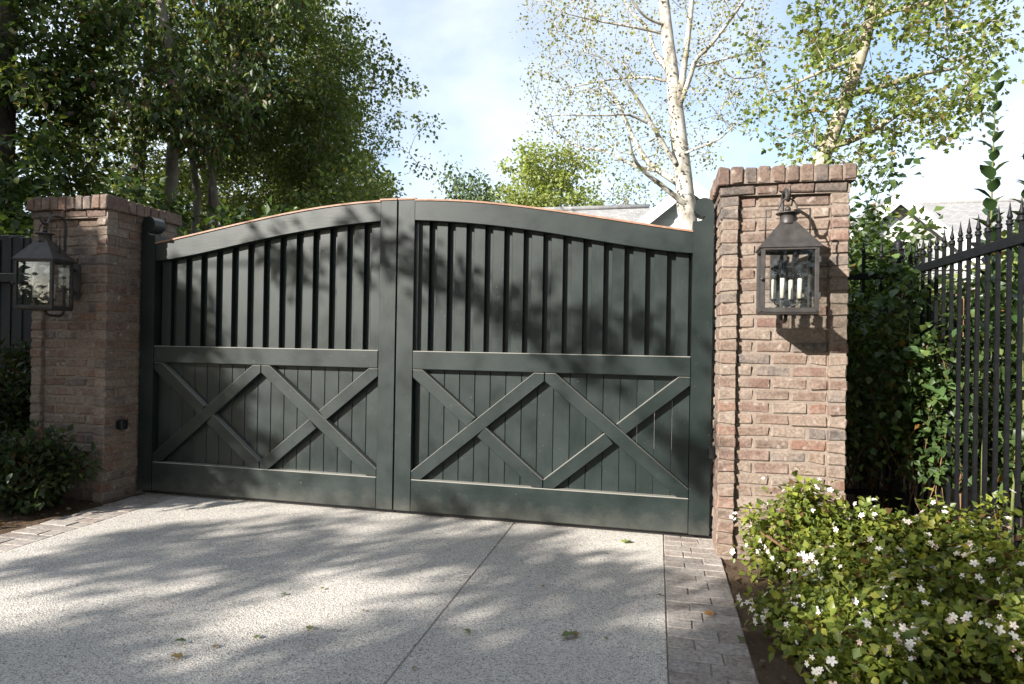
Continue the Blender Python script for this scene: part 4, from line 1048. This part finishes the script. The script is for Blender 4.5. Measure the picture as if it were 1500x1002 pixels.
# ------------------------------------------------------------------ white flowering shrubs
m = MB(); npet = 5
for k in range(npet):
    a = 2*math.pi*k/npet; ca, sa = math.cos(a), math.sin(a)
    def pp(r, t, z): return (ca*r-sa*t, sa*r+ca*t, z)
    m.add([(0, 0, 0), pp(0.010, 0.007, 0.006), pp(0.021, 0.006, 0.007), pp(0.024, 0, 0.004), pp(0.021, -0.006, 0.007), pp(0.010, -0.007, 0.006)], [(0, 1, 2, 3, 4, 5)], True)
m.lathe([(0.002, 0.002), (0.003, 0.006), (0.001, 0.012)], n=5)
FL = m.mesh('flower', 'petal')
BUSH = [(0.10, 0.14, 0.03, 3), (0.16, 0.20, 0.035, 3), (0.22, 0.25, 0.045, 2), (0.28, 0.28, 0.05, 1), (0.12, 0.07, 0.03, 0.5)]
def flower_bush(label, x, y, r, h, n, seed, nfl, nlf):
    root, C, rg = shrub('flowering_shrub', label, (x, y, 0.0), (r, r*0.85), h, n, seed, BUSH, 0.036, 60, 0.10, 0.38, 'white flowering shrubs along the iron fence', 0.04, 'stem')
    root['category'] = 'shrub'
    K = 0
    for k in range(nlf):
        c = Vector(C[int(rg.integers(len(C)))]); out = Vector((c.x/r, c.y/r, (c.z-h*0.4)/h)); 
        if out.length < 0.25: continue
        out = out.normalized(); p = c+out*rg.uniform(0.05, 0.11)+Vector(rg.normal(0, 0.03, 3))
        p.z = max(p.z, 0.03)
        obj('leaf', BL[int(rg.integers(2))], root, p, orient(out*0.6+Vector(rg.normal(0, 0.6, 3))+Vector((0, 0, -0.25)), out*0.6+Vector((0, 0, 0.9))+Vector(rg.normal(0, 0.3, 3))), rg.uniform(0.65, 1.15))
    for k in range(int(nfl*1.6)):
        c = Vector(C[int(rg.integers(len(C)))]); out = Vector((c.x/r, c.y/r, (c.z-h*0.35)/h))
        if out.length < 0.3 or c.z < h*0.25: continue
        out = (out.normalized()+Vector((-0.05, -0.35, 0.15))).normalized()
        for q in range(int(rg.integers(1, 4))):
            p = c+out*rg.uniform(0.07, 0.115)+Vector(rg.normal(0, 0.026, 3)); u = out+Vector(rg.normal(0, 0.45, 3))
            e = u.to_track_quat('Z', 'Y').to_euler(); obj('flower', FL, root, p, e, rg.uniform(0.4, 0.85))
for (lab, x, y, r, h, n, sd_, nf, nl) in (
  ('white flowering shrub growing against the foot of the lit pillar', 2.68, -0.70, 0.24, 0.52, 65, 81, 26, 150),
  ('white flowering shrub in front of the fence panel beside the pillar', 3.10, -0.70, 0.30, 0.42, 70, 82, 30, 150),
  ('sunlit white flowering shrub in the middle of the bed by the fence', 2.98, -1.05, 0.29, 0.34, 65, 83, 30, 180),
  ('tall white flowering shrub pressed against the iron pickets', 3.46, -0.78, 0.29, 0.50, 75, 84, 44, 160),
  ('white flowering shrub farther along the iron pickets', 3.52, -1.25, 0.30, 0.44, 75, 85, 40, 170),
  ('low white flowering shrub leaning over the soil by the paver edging', 2.66, -1.46, 0.20, 0.22, 40, 86, 20, 110),
  ('low white flowering shrub spilling toward the street beside the bare soil', 2.70, -1.78, 0.20, 0.22, 40, 88, 22, 120),
  ('white flowering shrub at the street end of the iron pickets', 3.42, -1.72, 0.28, 0.36, 60, 89, 34, 150),
  ('low white flowering shrub with a bare stick beside it', 3.06, -1.50, 0.24, 0.25, 45, 87, 20, 130)):
    flower_bush(lab, x, y, r, h, n, sd_, nf, nl)
m = MB(); m.tube([(0, 0, 0.01), (0.05, 0.09, 0.07), (0.11, 0.19, 0.15)], [0.006, 0.006, 0.004], 6)
tag(m.build('bare_stick', 'stem', None, (2.80, -1.62, 0.02)), 'thin bare stick leaning in the flower bed', 'stick')

# ------------------------------------------------------------------ shrubs by the shaded pillar
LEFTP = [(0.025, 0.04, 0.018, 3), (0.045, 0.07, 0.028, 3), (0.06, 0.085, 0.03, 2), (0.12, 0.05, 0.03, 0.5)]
def left_shrub(label, x, y, r, h, n, seed, nlf):
    root, C, rg = shrub('low_shrub', label, (x, y, 0.0), r, h, n, seed, LEFTP, 0.055, 40, 0.12, 0.28, 'dark shrubs by the shaded pillar', 0.05, 'stem')
    for k in range(nlf):
        c = Vector(C[int(rg.integers(len(C)))]); out = Vector((c.x/r[0], c.y/r[1], (c.z-h*0.4)/h))
        if out.length < 0.25: continue
        out = out.normalized(); p = c+out*rg.uniform(0.06, 0.13)+Vector(rg.normal(0, 0.03, 3)); p.z = max(p.z, 0.04)
        obj('leaf', DL_, root, p, orient(out*0.8+Vector(rg.normal(0, 0.5, 3))+Vector((0, 0, 0.3)), out*0.4+Vector((0, 0, 0.9))), rg.uniform(0.7, 1.25))
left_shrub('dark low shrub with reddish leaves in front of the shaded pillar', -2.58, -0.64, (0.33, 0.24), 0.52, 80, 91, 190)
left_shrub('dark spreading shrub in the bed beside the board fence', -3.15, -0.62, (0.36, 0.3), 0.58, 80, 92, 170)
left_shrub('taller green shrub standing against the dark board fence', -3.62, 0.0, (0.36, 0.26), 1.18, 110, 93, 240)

# ------------------------------------------------------------------ leaf litter on the soil and fallen leaves on the driveway
def litter(label, x0, x1, y0, y1, n, seed, pal):
    rg = np.random.default_rng(seed); pos = np.stack([rg.uniform(x0, x1, n), rg.uniform(y0, y1, n), np.full(n, 0.012)], 1)
    pos[:, 2] += 0.05*np.clip((np.abs(pos[:, 0])-2.4)/0.8, 0, 1)
    d = rg.normal(0, 1, (n, 3)); d[:, 2] *= 0.15; nr = rg.normal(0, 0.35, (n, 3)); nr[:, 2] += 1
    L = rg.uniform(0.015, 0.05, n)
    tag(obj('leaf_litter', leaf_mesh('leaf_litter', pos, d, nr, L, L*0.3, pal, rng=rg)), label, kind='stuff')
LIT = [(0.16, 0.10, 0.06, 3), (0.24, 0.17, 0.10, 2), (0.08, 0.05, 0.03, 3), (0.28, 0.23, 0.16, 1)]
litter('dry leaf litter on the soil under the flowering shrubs', 2.34, 3.8, -2.6, 0.3, 700, 95, LIT)
litter('dry leaf litter on the shaded soil by the dark shrubs', -4.0, -2.27, -2.2, 0.2, 800, 96, LIT)

FG = single_leaf(0.075, 0.36, 'leaf_fallen', True); FO = single_leaf(0.07, 0.36, 'leaf_orange', True); FLm = single_leaf(0.09, 0.36, 'leaf_lime', True)
def fallen(label, x, y, me, sc=1.0, group=None, z=0.006, n=1):
    rg = np.random.default_rng(int(abs(x*1000)+abs(y*777)))
    tag(obj('fallen_leaf', me, None, (x, y, z+0.006*sc), (rg.normal(0.12, 0.12), rg.normal(0, 0.2), rg.uniform(0, 6.28)), sc), label, 'leaf', group)
fallen('orange fallen leaf lying on the brick pavers', 2.20, -1.238, FO, 0.8)
fallen('bright yellow green leaf fallen close to the gate', 1.713, -0.23, FLm, 1.0)
fallen('fallen leaf lying on the joint between concrete and pavers', 1.966, -1.057, FG, 0.6)
fallen('large curled green leaf lying on the concrete near the pavers', 1.52, -1.646, FG, 0.95)
fallen('curled leaf lying close beside the larger curled green leaf', 1.585, -1.63, FG, 0.7)
for (x, y, sc) in ((1.087, -1.694, 0.75), (-0.021, -2.104, 0.7), (0.246, -2.007, 0.6), (0.065, -2.225, 0.75), (0.134, -2.119, 0.5), (0.43, -1.871, 0.7), (0.098, -1.543, 0.5), (0.232, -1.442, 0.4),
                   (0.80, -1.35, 0.35), (1.35, -1.1, 0.35), (0.62, -1.05, 0.3), (1.15, -0.75, 0.3), (1.72, -1.62, 0.4), (0.55, -1.62, 0.35), (1.0, -2.05, 0.4), (-0.4, -1.1, 0.3)):
    fallen('small dull green leaf lying on the pale concrete', x, y, FG, sc, 'small fallen leaves on the driveway')
fallen('dry fallen leaf on the shaded pavers and soil edge', 2.297, -1.438, FG, 0.7)

# ------------------------------------------------------------------ street side trees that throw the dappled shade, and unseen ones added to cut skylight
def along(gx, gy, z): # crown point whose shadow falls at ground (gx, gy)
    k = z/-SUN.z; return (gx-SUN.x*k, gy-SUN.y*k, z)
SH = [(0.06, 0.09, 0.03, 3), (0.08, 0.12, 0.035, 2), (0.045, 0.07, 0.022, 2)]
def on_gate(x, z, h): # crown point whose shadow falls on the gate at (x, z)
    return along(x+z*SUN.x/-SUN.z, z*SUN.y/-SUN.z, h)
def shade_tree(label, gx, gy, z, r, n, per, R, seed, leaf=0.10, shell=0.2, extra=None):
    c = along(gx, gy, z); rg = np.random.default_rng(seed)
    tk = (wob([(c[0], c[1], -0.08), (c[0], c[1], z*0.5), (c[0]+0.2, c[1], z), (c[0], c[1], z+r[2]*0.6)], 0.1, seed), [0.3, 0.24, 0.16, 0.06])
    C = ellipsoid_points(c, r, n, rg, shell, 1.5)
    if extra is not None: C = np.concatenate([C, np.array(extra)])
    return make_tree('unseen_tree', label, 'tree', 'street side trees', [tk], C, R, per, leaf, 0.36, SH, 'bark_dark', seed)
rg_ = np.random.default_rng(77)
sprays = [on_gate(-0.25+1.3*f+rg_.normal(0, 0.03), 2.15-0.75*f+rg_.normal(0, 0.04), 5.0+rg_.normal(0, 0.12)) for f in np.linspace(0, 1, 9)]
sprays += [on_gate(1.55+rg_.normal(0, 0.25), 1.40+rg_.normal(0, 0.16), 5.0+rg_.normal(0, 0.15)) for _ in range(7)]
sprays += [on_gate(-0.75+rg_.normal(0, 0.25), 1.9+rg_.normal(0, 0.18), 5.0+rg_.normal(0, 0.15)) for _ in range(6)]
sprays += [on_gate(2.2+rg_.normal(0, 0.1), 0.55+rg_.normal(0, 0.15), 5.0+rg_.normal(0, 0.15)) for _ in range(4)]
near = ellipsoid_points(along(-1.5, -4.9, 4.4), (2.2, 2.0, 1.2), 150, rg_, 0.2).tolist()
fringe = near+[along(gx_, -0.85+0.32*gx_*(gx_ < 0)+rg_.normal(0, 0.35), 4.4+rg_.normal(0, 0.4)) for gx_ in rg_.uniform(-1.6, 1.9, 20)]
shade_tree('broad street tree whose shade covers the near end of the driveway', 1.0, -4.6, 4.4, (3.3, 2.6, 1.5), 560, 130, 0.30, 101, leaf=0.10, shell=0.3, extra=fringe)
shade_tree('garden tree whose shade falls on the pillar with the black box', -2.0, 2.45, 5.0, (2.2, 1.8, 1.2), 330, 120, 0.38, 102, leaf=0.12)
shade_tree('slender garden tree throwing thin shade streaks on the gate', -3.6, 4.4, 6.0, (0.9, 0.9, 0.8), 30, 30, 0.22, 105, leaf=0.10, extra=sprays)
shade_tree('tall garden tree shading the dark trees beyond the gate', -8.5, 9.0, 6.5, (4.2, 3.2, 3.6), 280, 80, 0.6, 103, leaf=0.12)
shrub('shrub', 'tall street side shrub shading the foot of the pillar with the black box', (-4.35, -2.15, 0), (0.75, 0.6), 2.7, 170, 104, HEDGE, 0.10, 100, 0.28)
def block_tree(label, x, y, z, r, n, per, R, seed, leaf=0.16):  # unseen tree added to block sky fill while letting the sun through
    rg = np.random.default_rng(seed)
    tk = (wob([(x, y, -0.08), (x+0.1, y, z*0.4), (x-0.1, y+0.1, z*0.8), (x, y, z+r[2]*0.5)], 0.12, seed), [0.34, 0.27, 0.2, 0.07])
    return make_tree('unseen_tree', label, 'tree', 'street side trees', [tk], ellipsoid_points((x, y, z), r, n, rg, 0.3, 2.2), R, per, leaf, 0.38, SH, 'bark_dark', seed)
block_tree('unseen wide tree added high over the driveway end to block sky light', 4.6, -6.4, 9.6, (5.6, 4.6, 2.4), 420, 90, 0.75, 111)
block_tree('unseen tree added across from the flowering shrubs to block sky light', 6.5, -12.5, 6.0, (5.0, 3.5, 4.2), 330, 90, 0.8, 112)
block_tree('unseen tree added beyond the iron fence to block sky light', 10.5, -1.8, 5.6, (3.2, 4.5, 3.8), 300, 90, 0.7, 113)
block_tree('unseen tree added straight across from the gate to block sky light', -1.0, -19.0, 6.0, (6.0, 3.5, 3.6), 330, 90, 0.9, 114)
block_tree('unseen tall tree added on the board fence side to block sky light', -12.5, -1.5, 7.0, (3.5, 4.0, 4.8), 330, 90, 0.8, 115)
